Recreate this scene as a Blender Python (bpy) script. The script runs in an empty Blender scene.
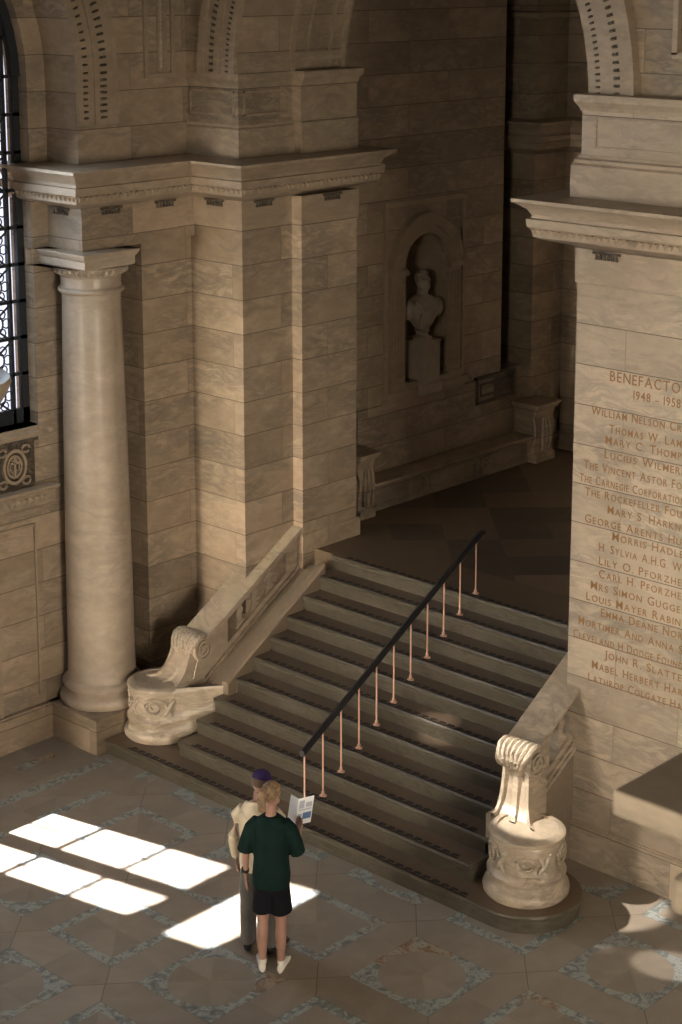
import bpy, bmesh, math, random
from mathutils import Vector, Matrix, noise
random.seed(7)
PI = math.pi
SC = bpy.context.scene
COL = SC.collection

# ------------------------------------------------------------------ helpers
class MB:
    """collects polygons for ONE mesh object"""
    def __init__(s): s.v = []; s.f = []; s.mi = []; s.cur = 0
    def poly(s, pts):
        n = len(s.v); s.v += [tuple(p) for p in pts]; s.f.append(tuple(range(n, n + len(pts)))); s.mi.append(s.cur)
    def grid(s, rows, close_u=False, close_v=False):
        n = len(s.v); R = len(rows); Cn = len(rows[0])
        for r in rows: s.v += [tuple(p) for p in r]
        for i in range(R if close_u else R - 1):
            for j in range(Cn if close_v else Cn - 1):
                a = n + i * Cn + j; b = n + i * Cn + (j + 1) % Cn
                c = n + ((i + 1) % R) * Cn + (j + 1) % Cn; d = n + ((i + 1) % R) * Cn + j
                s.f.append((a, b, c, d)); s.mi.append(s.cur)
    def box(s, x0, x1, y0, y1, z0, z1):
        n = len(s.v)
        s.v += [(x0,y0,z0),(x1,y0,z0),(x1,y1,z0),(x0,y1,z0),(x0,y0,z1),(x1,y0,z1),(x1,y1,z1),(x0,y1,z1)]
        for q in ((0,3,2,1),(4,5,6,7),(0,1,5,4),(1,2,6,5),(2,3,7,6),(3,0,4,7)):
            s.f.append(tuple(n + k for k in q)); s.mi.append(s.cur)
    def prism(s, pts, off):
        """polygon pts (3d) extruded by vector off"""
        a = [Vector(p) for p in pts]; b = [p + Vector(off) for p in a]; n = len(a)
        s.poly(a[::-1]); s.poly(b)
        for i in range(n): s.poly([a[i], a[(i+1)%n], b[(i+1)%n], b[i]])
    def plan(s, pts, z0, z1): s.prism([(x, y, z0) for x, y in pts], (0, 0, z1 - z0))
    def lathe(s, prof, c, seg=48, a0=0, a1=2*PI):
        full = abs(a1 - a0 - 2*PI) < 1e-6; m = seg if full else seg + 1
        rows = [[(c[0] + r*math.cos(a0 + (a1-a0)*j/seg), c[1] + r*math.sin(a0 + (a1-a0)*j/seg), c[2] + z) for j in range(m)] for r, z in prof]
        s.grid(rows, close_v=full)
    def tube(s, pts, rad, seg=10, caps=True, flat=1.0, upv=(0,0,1)):
        pts = [Vector(p) for p in pts]; n = len(pts)
        if not isinstance(rad, (list, tuple)): rad = [rad]*n
        rows = []
        for i, p in enumerate(pts):
            t = (pts[min(i+1, n-1)] - pts[max(i-1, 0)]).normalized()
            u = Vector(upv)
            if abs(t.dot(u)) > .98: u = Vector((1,0,0))
            a = t.cross(u).normalized(); b = a.cross(t).normalized()
            rows.append([p + a*rad[i]*math.cos(2*PI*j/seg) + b*rad[i]*flat*math.sin(2*PI*j/seg) for j in range(seg)])
        s.grid(rows, close_v=True)
        if caps: s.poly(rows[0][::-1]); s.poly(rows[-1])
    def sweep(s, path, prof, closed_prof=True):
        """profile (d,z) swept along plan path, offset to the RIGHT of travel, mitred"""
        P = [Vector((x, y)) for x, y in path]; n = len(P); rows = []
        for i in range(n):
            d0 = (P[i]-P[i-1]).normalized() if i else (P[1]-P[0]).normalized()
            d1 = (P[i+1]-P[i]).normalized() if i < n-1 else d0
            n0 = Vector((d0.y, -d0.x)); n1 = Vector((d1.y, -d1.x)); m = (n0+n1)
            m = m / max(.2, m.dot(n0)) if m.length > 1e-6 else n0
            rows.append([(P[i].x + m.x*d, P[i].y + m.y*d, z) for d, z in prof])
        s.grid(rows, close_v=closed_prof)
        if closed_prof: s.poly(rows[0]); s.poly(rows[-1][::-1])
    def raking(s, x0, x1, y0, y1, zf, lo, hi):
        """sloped bar between x0..x1, running y0..y1, from zf(y)+lo to zf(y)+hi"""
        q = [(y0, zf(y0)+lo), (y1, zf(y1)+lo), (y1, zf(y1)+hi), (y0, zf(y0)+hi)]
        s.prism([(x0, y, z) for y, z in q], (x1-x0, 0, 0))
    def build(s, name, mat, parent=None, smooth=False, bevel=0, **k):
        me = bpy.data.meshes.new(name); me.from_pydata(s.v, [], s.f)
        bm = bmesh.new(); bm.from_mesh(me)
        for f, m in zip(bm.faces, s.mi): f.material_index = m
        bmesh.ops.remove_doubles(bm, verts=bm.verts, dist=1e-5)
        bmesh.ops.recalc_face_normals(bm, faces=bm.faces); bm.to_mesh(me); bm.free()
        for m in (mat if isinstance(mat, (list, tuple)) else [mat]): me.materials.append(m)
        if smooth:
            for p in me.polygons: p.use_smooth = True
            if smooth != 'all': 
                try: me.set_sharp_from_angle(angle=math.radians(smooth if smooth > 1 else 40))
                except Exception: pass
        o = bpy.data.objects.new(name, me); COL.objects.link(o)
        if parent: o.parent = parent; o.matrix_parent_inverse = world(parent).inverted()
        if bevel:
            b = o.modifiers.new('bevel', 'BEVEL'); b.width = bevel; b.segments = 2; b.limit_method = 'ANGLE'; b.angle_limit = math.radians(35)
            b.harden_normals = False
        for kk, vv in k.items(): o[kk] = vv
        return o

def world(o):
    m = o.matrix_basis.copy(); 
    if o.parent: m = world(o.parent) @ o.matrix_parent_inverse @ m
    return m
def tag(o, label, cat, group=None, kind=None):
    o['label'] = label; o['category'] = cat
    if group: o['group'] = group
    if kind: o['kind'] = kind
    return o
def empty(name, loc, label, cat, rz=0, group=None):
    o = bpy.data.objects.new(name, None); o.location = loc; o.rotation_euler = (0, 0, rz); o.empty_display_size = .1
    COL.objects.link(o); return tag(o, label, cat, group)
def struct(o): o['kind'] = 'structure'; return o

# ------------------------------------------------------------------ materials
class NT:
    def __init__(s, mat): s.t = mat.node_tree; s.n = s.t.nodes; s.l = s.t.links
    def new(s, ty, **k):
        n = s.n.new(ty)
        for a, b in k.items(): setattr(n, a, b)
        return n
    def put(s, sock, v):
        if isinstance(v, bpy.types.NodeSocket): s.l.new(v, sock)
        elif v is not None: sock.default_value = v
    def m(s, op, a=None, b=None, c=None, clamp=False):
        n = s.new('ShaderNodeMath', operation=op, use_clamp=clamp)
        for i, v in enumerate((a, b, c)): s.put(n.inputs[i], v)
        return n.outputs[0]
    def mix(s, f, a, b, mode='MIX'):
        n = s.new('ShaderNodeMix', data_type='RGBA', blend_type=mode)
        s.put(n.inputs[0], f)
        for i, v in ((6, a), (7, b)):
            if isinstance(v, tuple) and len(v) == 3: v = (*v, 1)
            s.put(n.inputs[i], v)
        return n.outputs[2]
    def noise(s, vec, scale, detail=4, rough=.55, dist=0, dim='3D', w=None):
        n = s.new('ShaderNodeTexNoise', noise_dimensions=dim); s.put(n.inputs['Vector'], vec)
        n.inputs['Scale'].default_value = scale; n.inputs['Detail'].default_value = detail
        n.inputs['Roughness'].default_value = rough; n.inputs['Distortion'].default_value = dist
        if w is not None: s.put(n.inputs['W'], w)
        return n.outputs['Fac']
    def ramp(s, f, stops, interp='LINEAR'):
        n = s.new('ShaderNodeValToRGB'); n.color_ramp.interpolation = interp; e = n.color_ramp.elements
        while len(e) < len(stops): e.new(.5)
        for el, (p, c) in zip(e, stops): el.position = p; el.color = (*c, 1) if isinstance(c, tuple) else (c, c, c, 1)
        s.put(n.inputs[0], f); return n.outputs[0]
    def xyz(s, v):
        n = s.new('ShaderNodeSeparateXYZ'); s.put(n.inputs[0], v); return n.outputs
    def comb(s, x, y, z):
        n = s.new('ShaderNodeCombineXYZ')
        for i, v in enumerate((x, y, z)): s.put(n.inputs[i], v)
        return n.outputs[0]
    def pos(s): return s.new('ShaderNodeNewGeometry').outputs['Position']
def material(name):
    m = bpy.data.materials.new(name); m.use_nodes = True
    return m, NT(m), m.node_tree.nodes['Principled BSDF']

def marble(name, base=(.50,.40,.285), dark=(.30,.22,.14), vein=(.17,.15,.125), joints=True, vstr=.55, course=.371, z0=.267, width=1.45, rough=.42, bump=.15, carve=0, blotch=1.0, vscale=2.2, u_axis='sum', dirt=0):
    m, t, b = material(name); P = t.pos(); x, y, z = t.xyz(P)
    u = {'sum': t.m('ADD', x, y), 'x': x, 'y': y}[u_axis]
    w = 0.0
    if joints:
        br = t.new('ShaderNodeTexBrick'); br.offset = .5; br.squash = 1.0
        t.put(br.inputs['Vector'], t.comb(u, t.m('SUBTRACT', z, z0), 0.0))
        br.inputs['Scale'].default_value = 1; br.inputs['Mortar Size'].default_value = .0055
        br.inputs['Mortar Smooth'].default_value = .6
        br.inputs['Brick Width'].default_value = width; br.inputs['Row Height'].default_value = course
        br.inputs['Color1'].default_value = (0,0,0,1); br.inputs['Color2'].default_value = (1,1,1,1)
        br.inputs['Mortar'].default_value = (.5,.5,.5,1); br.inputs['Bias'].default_value = 0
        w = t.m('MULTIPLY', t.xyz(br.outputs['Color'])[0], 7.0)
    else: w = 1.3
    sc = t.comb(t.m('MULTIPLY', u, 1.0), t.m('MULTIPLY', t.m('SUBTRACT', x, y), .7), t.m('MULTIPLY', z, 1.9))
    big = t.noise(sc, .9*blotch, 5, .6, .8, '4D', w)
    warp = t.noise(sc, 1.6, 3, .5, 0, '4D', w)
    tilt = t.comb(t.m('MULTIPLY', t.m('ADD', u, t.m('MULTIPLY', z, .5)), .8), t.m('SUBTRACT', x, y), t.m('MULTIPLY', t.m('ADD', z, t.m('MULTIPLY', warp, .35)), 5.0))
    v1 = t.noise(tilt, vscale, 6, .6, .6, '4D', w)
    vm = t.ramp(v1, [(.0, 0.0), (.40, 0.0), (.50, 1.0), (.60, 0.0), (1, 0.0)])
    v2 = t.noise(tilt, vscale*.45, 5, .65, 1.2, '4D', w)
    vm2 = t.ramp(v2, [(0, 0.0), (.56, 0.0), (.72, 1.0)])
    c = t.mix(t.ramp(big, [(.25, 0.0), (.75, 1.0)]), base, dark)
    fine = t.noise(P, 26, 4, .7)
    patch = t.ramp(t.noise(sc, .8, 3, .5, 0, '4D', t.m('ADD', w, 3.3)), [(.40, .15), (.62, 1.0)])
    mott = t.noise(sc, 5.5, 5, .65, .4, '4D', w); c = t.mix(t.m('MULTIPLY', t.ramp(mott, [(.35, 1.0), (.6, 0.0)]), .6), c, dark)
    c = t.mix(t.m('MULTIPLY', t.m('MULTIPLY', vm, patch), vstr*.75), c, vein)
    c = t.mix(t.m('MULTIPLY', vm2, vstr*.62), c, vein)
    c = t.mix(t.m('MULTIPLY', t.ramp(fine, [(.3, 1.0), (.62, 0.0)]), .22), c, dark)
    if joints:
        tone = t.m('ADD', .84, t.m('MULTIPLY', t.xyz(br.outputs['Color'])[0], .30))
        c = t.mix(1.0, c, t.comb(tone, tone, tone), 'MULTIPLY')
        bed = t.m('LESS_THAN', t.m('ABSOLUTE', t.m('SUBTRACT', t.m('FRACT', t.m('DIVIDE', t.m('ADD', t.m('SUBTRACT', z, z0), course*30.5), course)), .5)), .0125)
        c = t.mix(t.m('MAXIMUM', t.m('MULTIPLY', br.outputs['Fac'], .42), t.m('MULTIPLY', bed, .72)), c, (.07,.05,.035))
    if dirt:   # grime blotches from a plain noise, spread at random
        g = t.noise(P, 16, 5, .75, 1.5)
        c = t.mix(t.m('MULTIPLY', t.ramp(g, [(.50, 0.0), (.62, 1.0)]), dirt), c, (.10,.075,.05))
    t.put(b.inputs['Base Color'], c)
    b.inputs['Roughness'].default_value = rough
    bp = t.new('ShaderNodeBump'); bp.inputs['Strength'].default_value = bump; bp.inputs['Distance'].default_value = .01
    h = t.noise(P, 14, 5, .6)
    if joints: h = t.m('SUBTRACT', t.m('MULTIPLY', h, .3), br.outputs['Fac'])
    if carve:
        cv = t.noise(P, 9, 3, .5, 2.2); h = t.m('MULTIPLY', t.ramp(cv, [(.40, 0.0), (.5, 1.0), (.6, .1)]), 1.0)
        bp.inputs['Strength'].default_value = carve; bp.inputs['Distance'].default_value = .03
    t.put(bp.inputs['Height'], h); t.put(b.inputs['Normal'], bp.outputs[0])
    return m

def plain(name, col, rough=.6, metal=0, bump=0, bscale=60, var=.0, vscale=8, sheen=0, spec=None):
    if spec is None and rough >= .75: spec = .12
    m, t, b = material(name); P = t.new('ShaderNodeTexCoord').outputs['Object']
    if var:
        n = t.noise(P, vscale, 4, .6)
        c = t.mix(t.ramp(n, [(.3, 0.0), (.7, 1.0)]), tuple(c*(1-var) for c in col), tuple(min(1, c*(1+var)) for c in col)); t.put(b.inputs['Base Color'], c)
    else: b.inputs['Base Color'].default_value = (*col, 1)
    b.inputs['Roughness'].default_value = rough; b.inputs['Metallic'].default_value = metal
    if sheen: b.inputs['Sheen Weight'].default_value = sheen
    if spec is not None: b.inputs['Specular IOR Level'].default_value = spec
    if bump:
        bp = t.new('ShaderNodeBump'); bp.inputs['Strength'].default_value = bump; bp.inputs['Distance'].default_value = .01
        t.put(bp.inputs['Height'], t.noise(P, bscale, 4, .6)); t.put(b.inputs['Normal'], bp.outputs[0])
    return m

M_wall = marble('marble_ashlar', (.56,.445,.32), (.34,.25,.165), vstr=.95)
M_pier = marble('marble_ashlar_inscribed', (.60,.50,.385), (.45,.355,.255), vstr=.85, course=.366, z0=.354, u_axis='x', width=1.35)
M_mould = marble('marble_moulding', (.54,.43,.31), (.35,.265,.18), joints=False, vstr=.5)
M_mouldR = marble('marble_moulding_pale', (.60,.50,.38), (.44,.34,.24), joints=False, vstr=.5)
M_col = marble('marble_column', (.60,.50,.39), (.40,.315,.23), vein=(.22,.18,.14), joints=False, vstr=.40, blotch=1.6, vscale=1.2, rough=.33)
M_white = marble('marble_balustrade', (.62,.52,.40), (.40,.31,.215), vein=(.16,.135,.11), joints=False, vstr=.8, rough=.35, blotch=1.8, dirt=.10)
M_carved = marble('marble_carved', (.62,.53,.42), (.44,.35,.25), vein=(.16,.13,.10), joints=False, vstr=.6, blotch=2.2, vscale=3.2, rough=.32, carve=.35, dirt=.18)
M_dark = marble('marble_dark_panel', (.24,.19,.14), (.13,.10,.07), joints=False, vstr=.5, carve=.9, dirt=.5)
M_niche = marble('marble_niche', (.50,.39,.27), (.36,.27,.18), joints=False, vstr=.3)
M_bust = plain('bust_marble', (.46,.375,.28), .45, var=.12)
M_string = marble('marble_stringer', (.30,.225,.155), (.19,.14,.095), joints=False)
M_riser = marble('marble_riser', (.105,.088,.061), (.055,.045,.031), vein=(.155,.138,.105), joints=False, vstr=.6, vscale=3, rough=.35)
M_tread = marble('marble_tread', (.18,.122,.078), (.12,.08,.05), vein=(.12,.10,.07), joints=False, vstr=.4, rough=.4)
M_recess = plain('shadowed_recess_stone', (.045,.034,.024), .9)  # near-black colour holds the shade of the far gap
M_black = plain('black_lacquer', (.012,.011,.012), .38)
M_grate = plain('tread_cast_iron', (.018,.013,.012), .55, bump=.3)
M_brass = plain('polished_brass', (.98,.66,.50), .5, .9)
M_iron = plain('window_ironwork', (.02,.025,.03), .5)
M_bronze = plain('bronze_frame', (.03,.028,.024), .5)
M_gold = plain('inscription_paint', (.30,.155,.055), .7)
M_ceil = plain('plaster_ceiling', (.30,.24,.17), .9)

def floor_material():
    m, t, b = material('inlaid_floor'); P = t.pos(); x, y, z = t.xyz(P)
    DX, DY = 1.21, 1.255
    X = t.m('ADD', x, 8.9); Y = t.m('SUBTRACT', y, 10.5)
    i = t.m('ROUND', t.m('DIVIDE', X, DX)); j = t.m('ROUND', t.m('DIVIDE', Y, DY))
    fu = t.m('SUBTRACT', X, t.m('MULTIPLY', i, DX)); fv = t.m('SUBTRACT', Y, t.m('MULTIPLY', j, DY))
    au = t.m('ABSOLUTE', fu); av = t.m('ABSOLUTE', fv); mx = t.m('MAXIMUM', au, av)
    par = t.m('ABSOLUTE', t.m('MODULO', t.m('ADD', i, j), 2.0))
    edge = t.m('MULTIPLY', t.m('SUBTRACT', t.noise(P, 9, 3), .5), .02)
    inside = t.m('LESS_THAN', mx, .435)
    r = t.m('SQRT', t.m('ADD', t.m('MULTIPLY', fu, fu), t.m('MULTIPLY', fv, fv)))
    circ = t.m('GREATER_THAN', r, .365)
    bord = t.m('GREATER_THAN', mx, .335)
    inner = t.m('ADD', t.m('MULTIPLY', circ, t.m('SUBTRACT', 1.0, par)), t.m('MULTIPLY', bord, par))
    main = t.m('GREATER_THAN', x, -13.25)
    blue = t.m('MULTIPLY', t.m('MULTIPLY', inside, inner), main)
    s1 = t.m('MULTIPLY', t.m('LESS_THAN', t.m('ABSOLUTE', t.m('ADD', x, 14.02)), .065), t.m('LESS_THAN', y, 11.42))
    s2 = t.m('MULTIPLY', t.m('LESS_THAN', t.m('ABSOLUTE', t.m('ADD', x, 13.47)), .055), t.m('LESS_THAN', av, .43))
    s3 = t.m('MULTIPLY', t.m('MULTIPLY', t.m('LESS_THAN', t.m('ABSOLUTE', t.m('ADD', x, 14.55)), .06), t.m('LESS_THAN', y, 11.1)), t.m('GREATER_THAN', y, 10.6))
    blue = t.m('MAXIMUM', t.m('MAXIMUM', blue, s1), t.m('MAXIMUM', s2, s3))
    # seams: a cross between the corners of neighbouring squares
    q = t.m('SUBTRACT', t.m('SUBTRACT', au, .435), t.m('MULTIPLY', t.m('SUBTRACT', av, .435), .88))
    seam = t.m('MULTIPLY', t.m('MULTIPLY', t.m('LESS_THAN', t.m('ABSOLUTE', q), .0045), t.m('GREATER_THAN', mx, .43)), main)
    rim = t.m('MULTIPLY', t.m('LESS_THAN', t.m('ABSOLUTE', t.m('SUBTRACT', mx, .435)), .004), main)
    # stones
    side = t.m('ADD', t.m('GREATER_THAN', fu, 0.0), t.m('MULTIPLY', t.m('GREATER_THAN', fv, t.m('MULTIPLY', fu, .3)), 2.0))
    wn = t.new('ShaderNodeTexWhiteNoise', noise_dimensions='3D'); t.put(wn.inputs['Vector'], t.comb(i, j, side))
    rnd = wn.outputs['Value']
    tile = t.new('ShaderNodeTexWhiteNoise', noise_dimensions='3D')
    sg = t.m('GREATER_THAN', au, av)
    t.put(tile.inputs['Vector'], t.comb(t.m('FLOOR', t.m('DIVIDE', X, DX)), t.m('FLOOR', t.m('DIVIDE', Y, DY)), t.m('ADD', sg, t.m('MULTIPLY', inside, 5.0))))
    tn = t.noise(P, 2.4, 6, .6, .7, '4D', t.m('MULTIPLY', tile.outputs['Value'], 6.0))
    tan = t.mix(t.ramp(tn, [(.3, 0.0), (.7, 1.0)]), (.36,.305,.245), (.28,.23,.18))
    tone = t.m('ADD', .88, t.m('MULTIPLY', tile.outputs['Value'], .22)); tan = t.mix(1.0, tan, t.comb(tone, tone, tone), 'MULTIPLY')
    bn = t.noise(P, 7, 6, .7, 2.0, '4D', t.m('MULTIPLY', rnd, 9.0))
    blu = t.ramp(bn, [(.28, (.10,.115,.115)), (.45, (.20,.225,.22)), (.55, (.42,.44,.42)), (.68, (.22,.255,.255))])
    brn = t.ramp(bn, [(.28, (.14,.075,.04)), (.48, (.30,.18,.10)), (.55, (.42,.36,.27)), (.7, (.25,.18,.12))])
    wv = t.ramp(t.m('ADD', rnd, t.m('MULTIPLY', t.m('SUBTRACT', t.noise(P, 2.2, 1), .5), .5)), [(.86, 0.0), (.95, 1.0)])
    inl = t.mix(wv, blu, brn)
    c = t.mix(blue, tan, inl)
    c = t.mix(t.m('MULTIPLY', t.m('MAXIMUM', seam, t.m('MULTIPLY', rim, .5)), .7), c, (.05,.04,.03))
    scuff = t.noise(P, 1.1, 5, .7); c = t.mix(t.m('MULTIPLY', t.ramp(scuff, [(.4, 0.0), (.7, 1.0)]), .16), c, (.16,.12,.085))
    t.put(b.inputs['Base Color'], c)
    t.put(b.inputs['Roughness'], t.m('ADD', .26, t.m('MULTIPLY', t.noise(P, 6, 5, .7), .22)))
    return m
M_floor = floor_material()

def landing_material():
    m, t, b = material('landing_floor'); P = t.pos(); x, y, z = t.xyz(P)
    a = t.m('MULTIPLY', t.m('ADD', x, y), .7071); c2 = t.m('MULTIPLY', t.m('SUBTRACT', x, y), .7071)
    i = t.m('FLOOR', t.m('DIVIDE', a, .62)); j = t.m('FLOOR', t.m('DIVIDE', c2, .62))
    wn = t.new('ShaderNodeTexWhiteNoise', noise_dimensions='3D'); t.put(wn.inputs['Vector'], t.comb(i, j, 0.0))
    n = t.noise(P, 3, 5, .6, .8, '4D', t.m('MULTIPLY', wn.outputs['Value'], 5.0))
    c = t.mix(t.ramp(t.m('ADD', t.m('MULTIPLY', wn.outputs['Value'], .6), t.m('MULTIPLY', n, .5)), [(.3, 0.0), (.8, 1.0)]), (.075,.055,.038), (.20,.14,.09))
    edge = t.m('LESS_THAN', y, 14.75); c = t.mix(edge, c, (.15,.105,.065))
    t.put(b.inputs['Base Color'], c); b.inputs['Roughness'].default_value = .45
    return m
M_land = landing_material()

# ------------------------------------------------------------------ main dimensions
L = 1.782; RZ = .162; TR = .2565; Y0 = 11.485
XW, YW = -14.537, 13.166          # wall behind the column / pier front
XP, YJ, X2, YE = -13.74, 13.913, -13.594, 14.786
RP = 13.0                          # inscribed pier front
RX = -9.3
TOP = 13.5

# ---- floors
b = MB(); b.box(-16.2, 6, -8, 24, -.3, 0); struct(b.build('floor', M_floor))
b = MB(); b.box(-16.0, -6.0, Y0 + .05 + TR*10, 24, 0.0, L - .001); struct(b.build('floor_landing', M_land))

# ---- left pier (stepped plan)
b = MB(); b.plan([(-15.5,12.458),(XW,12.458),(XW,YW),(XP,YW),(XP,YJ),(X2,YJ),(X2,YE),(-15.5,YE)], 0, 5.78)
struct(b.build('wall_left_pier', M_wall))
b = MB(); b.sweep([(X2-.02, YE-.9), (X2-.02, YE), (-14.6, YE)], [(0,L),(.045,L),(.045,L+.19),(.03,L+.215),(0,L+.215)])
struct(b.build('trim_pier_base', M_wall))

# ---- arch helper : flat wall with a round-headed opening
def arch_wall(b, mp, u0, u1, v0, v1, uc, hw, vb, vs, depth, n=28, back=True, close_bottom=True, slot=None):
    """mp(u,v,w) -> xyz ; w=0 face, w=depth back"""
    arc = [(uc - hw*math.cos(PI*k/n), vs + hw*math.sin(PI*k/n)) for k in range(n+1)]
    for w in ([0, depth] if back else [0]):
        if uc-hw > u0: b.poly([mp(u0,v0,w), mp(uc-hw,v0,w), mp(uc-hw,vs,w), mp(uc-hw,v1,w), mp(u0,v1,w)])
        if u1 > uc+hw: b.poly([mp(uc+hw,v0,w), mp(u1,v0,w), mp(u1,v1,w), mp(uc+hw,v1,w), mp(uc+hw,vs,w)])
        if vb > v0: b.poly([mp(uc-hw,v0,w), mp(uc+hw,v0,w), mp(uc+hw,vb,w), mp(uc-hw,vb,w)])
        for k in range(n):
            (a1, c1), (a2, c2) = arc[k], arc[k+1]
            if slot and a1 > slot[0] and a2 < slot[1]: continue
            b.poly([mp(a1,c1,w), mp(a2,c2,w), mp(a2,v1,w), mp(a1,v1,w)])
    out = [(uc-hw, vb)] + arc + [(uc+hw, vb)]
    for k in range(len(out)-1):
        if slot and out[k][1] > vs and out[k][0] > slot[0] and out[k+1][0] < slot[1]: continue
        b.poly([mp(*out[k],0), mp(*out[k+1],0), mp(*out[k+1],depth), mp(*out[k],depth)])
    if vb > v0 or close_bottom: b.poly([mp(*out[0],0), mp(*out[-1],0), mp(*out[-1],depth), mp(*out[0],depth)])

def arc_band(b, mp, uc, vs, r0, r1, w0, w1, n=40, a0=0, a1=PI):
    """raised ring band between radii, from depth w0 (wall) to w1 (proud, negative = out)"""
    rows = []
    for k in range(n+1):
        a = a0 + (a1-a0)*k/n; cu, sv = -math.cos(a), math.sin(a)
        rows.append([mp(uc+cu*r, vs+sv*r, w) for r, w in ((r0,w0),(r0,w1),(r1,w1),(r1,w0))])
    b.grid(rows, close_v=True); b.poly(rows[0]); b.poly(rows[-1][::-1])

# ---- window wall (left)
def mpx(X):      # wall facing +X, u = y, w goes to -X
    return lambda u, v, w: (X - w, u, v)
def mpy(Y):      # wall facing -Y, u = x, w goes to +Y
    return lambda u, v, w: (u, Y + w, v)
WC, WR, WS, WB = 9.40, 2.06, 7.10, 3.50      # window centre, radius, spring, bottom
b = MB(); arch_wall(b, mpx(-15.0), 4.0, 12.46, 0, 9.30, WC, WR-.07, WB, WS, .36)
for q in ((4.0,8.45,9.3,TOP),(10.15,12.46,9.3,TOP),(8.45,10.15,11.9,TOP)): b.box(-15.36, -15.0, *q)
struct(b.build('wall_left', M_wall))
b = MB(); b.box(-15.75, -15.0, -8, 4.0, 0, TOP); struct(b.build('wall_left_rear', M_wall))
# bay arch in front, above the entablature
XA = -14.5
b = MB(); arch_wall(b, mpx(XA), 4.0, 13.17, 6.22, 9.27, WC+.06, WR+.10, 6.22, WS, .5, close_bottom=False, slot=(8.5, 10.35))
b.box(-15.0, -14.0, 4.0, 7.24, 0, 6.22)
for q in ((4.0,8.55,9.27,TOP),(10.3,13.17,9.27,TOP),(8.55,10.3,10.75,TOP)): b.box(-15.0, -14.5, *q)  # slot over the arch added to let the sun through
struct(b.build('wall_left_arcade', M_wall))
AC = WC+.06; AR = WR+.10
b = MB(); arc_band(b, mpx(XA), AC, WS, AR, AR+.20, 0, -.03); arc_band(b, mpx(XA), AC, WS, AR+.20, AR+.42, 0, -.055); arc_band(b, mpx(XA), AC, WS, AR+.42, AR+.53, 0, -.02)
for y0, y1, w in ((AC+AR, AC+AR+.20, .03), (AC+AR+.20, AC+AR+.42, .055), (AC+AR+.42, AC+AR+.53, .02)):
    b.box(XA, XA+w, y0, y1, 6.62, WS)
struct(b.build('trim_arch_left', M_mould, smooth=30))

def carved_row(b, fn, n, size=(.03,.05,.02), kind=0):
    """small repeated carved leaves; fn(t)->(point, tangent, outward)"""
    for k in range(n):
        p, tg, o = fn((k+.5)/n); p = Vector(p); tg = Vector(tg).normalized(); o = Vector(o).normalized(); c = tg.cross(o)
        s = size
        base = [p + tg*s[0]*a + c*s[1]*d for a, d in ((-1,-1),(1,-1),(1,.6),(0,1),(-1,.6))]
        apex = p + o*s[2] + c*(-.2*s[1])
        for q in range(5): b.poly([base[q], base[(q+1)%5], apex])
b = MB()
def f_arch(mp, uc, vs, r, w, a0, a1, out):
    def f(t):
        a = a0+(a1-a0)*t
        return mp(uc - r*math.cos(a), vs + r*math.sin(a), w), Vector(mp(math.sin(a), math.cos(a), 0)) - Vector(mp(0,0,0)), out
    return f
carved_row(b, f_arch(mpx(XA), AC, WS, AR+.10, -.032, PI, PI*.70, (1,0,0)), 26, (.012,.034,.022))
carved_row(b, f_arch(mpx(XA), AC, WS, AR+.31, -.057, PI, PI*.70, (1,0,0)), 30, (.014,.05,.028))
carved_row(b, lambda t: ((XA+.032, AC+AR+.10, 6.66+.44*t), (0,0,1), (1,0,0)), 7, (.012,.034,.022))
carved_row(b, lambda t: ((XA+.057, AC+AR+.31, 6.66+.44*t), (0,0,1), (1,0,0)), 7, (.014,.05,.028))
struct(b.build('trim_arch_left_leaves', M_dark))  # dark colour stands in for the shaded gaps between leaves
# sunk carved spandrel panel left (recess frame)
b = MB()
for a in (0,):
    y0, y1, z0 = 12.56, 12.88, 7.10
    for q in ((y0-.05,y0,z0-.05,TOP),(y1,y1+.05,z0-.05,TOP),(y0,y1,z0-.05,z0)): b.box(XA, XA+.03, q[0], q[1], q[2], q[3])
    b.box(XA, XA+.012, y0+.14, y0+.27, z0, TOP)
struct(b.build('trim_spandrel_left', M_mould))
b = MB(); carved_row(b, lambda t: ((XA+.012, 12.765, 7.15+1.6*t), (0,0,1), (1,0,0)), 40, (.03,.03,.012)); struct(b.build('trim_spandrel_left_leaves', M_mould))

# ---- attic of left pier
b = MB(); b.plan([(-15.2,YW-.03),(XP+.0,YW-.03),(XP+.0,YJ),(X2,YJ),(X2,YE),(-15.2,YE)], 6.22, 7.1); struct(b.build('wall_left_attic', M_wall))
pth = [(-14.56,YW-.03),(XP,YW-.03),(XP,YJ)]; pth2 = [(X2,YJ),(X2,YE),(-14.3,YE)]
b = MB()
for p in (pth, pth2):
    b.sweep(p, [(0,6.22),(.05,6.22),(.05,6.53),(.03,6.55),(.035,6.575),(.012,6.61),(0,6.61)] if p is pth else [(0,6.22),(.012,6.22),(.012,6.56),(0,6.57)])
    b.sweep(p, [(0,6.955),(.015,6.955),(.02,7.0),(.055,7.04),(.055,7.10),(0,7.11)])
struct(b.build('trim_left_attic', M_mould))
b = MB()
def frame_y(b, x0, x1, z0, z1, Y, t=.014, w=.02):
    b.box(x0, x1, Y-t, Y, z0, z0+w); b.box(x0, x1, Y-t, Y, z1-w, z1); b.box(x0, x0+w, Y-t, Y, z0, z1); b.box(x1-w, x1, Y-t, Y, z0, z1)
def frame_x(b, y0, y1, z0, z1, X, t=.014, w=.02):
    b.box(X, X+t, y0, y1, z0, z0+w); b.box(X, X+t, y0, y1, z1-w, z1); b.box(X, X+t, y0, y0+w, z0, z1); b.box(X, X+t, y1-w, y1, z0, z1)
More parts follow.
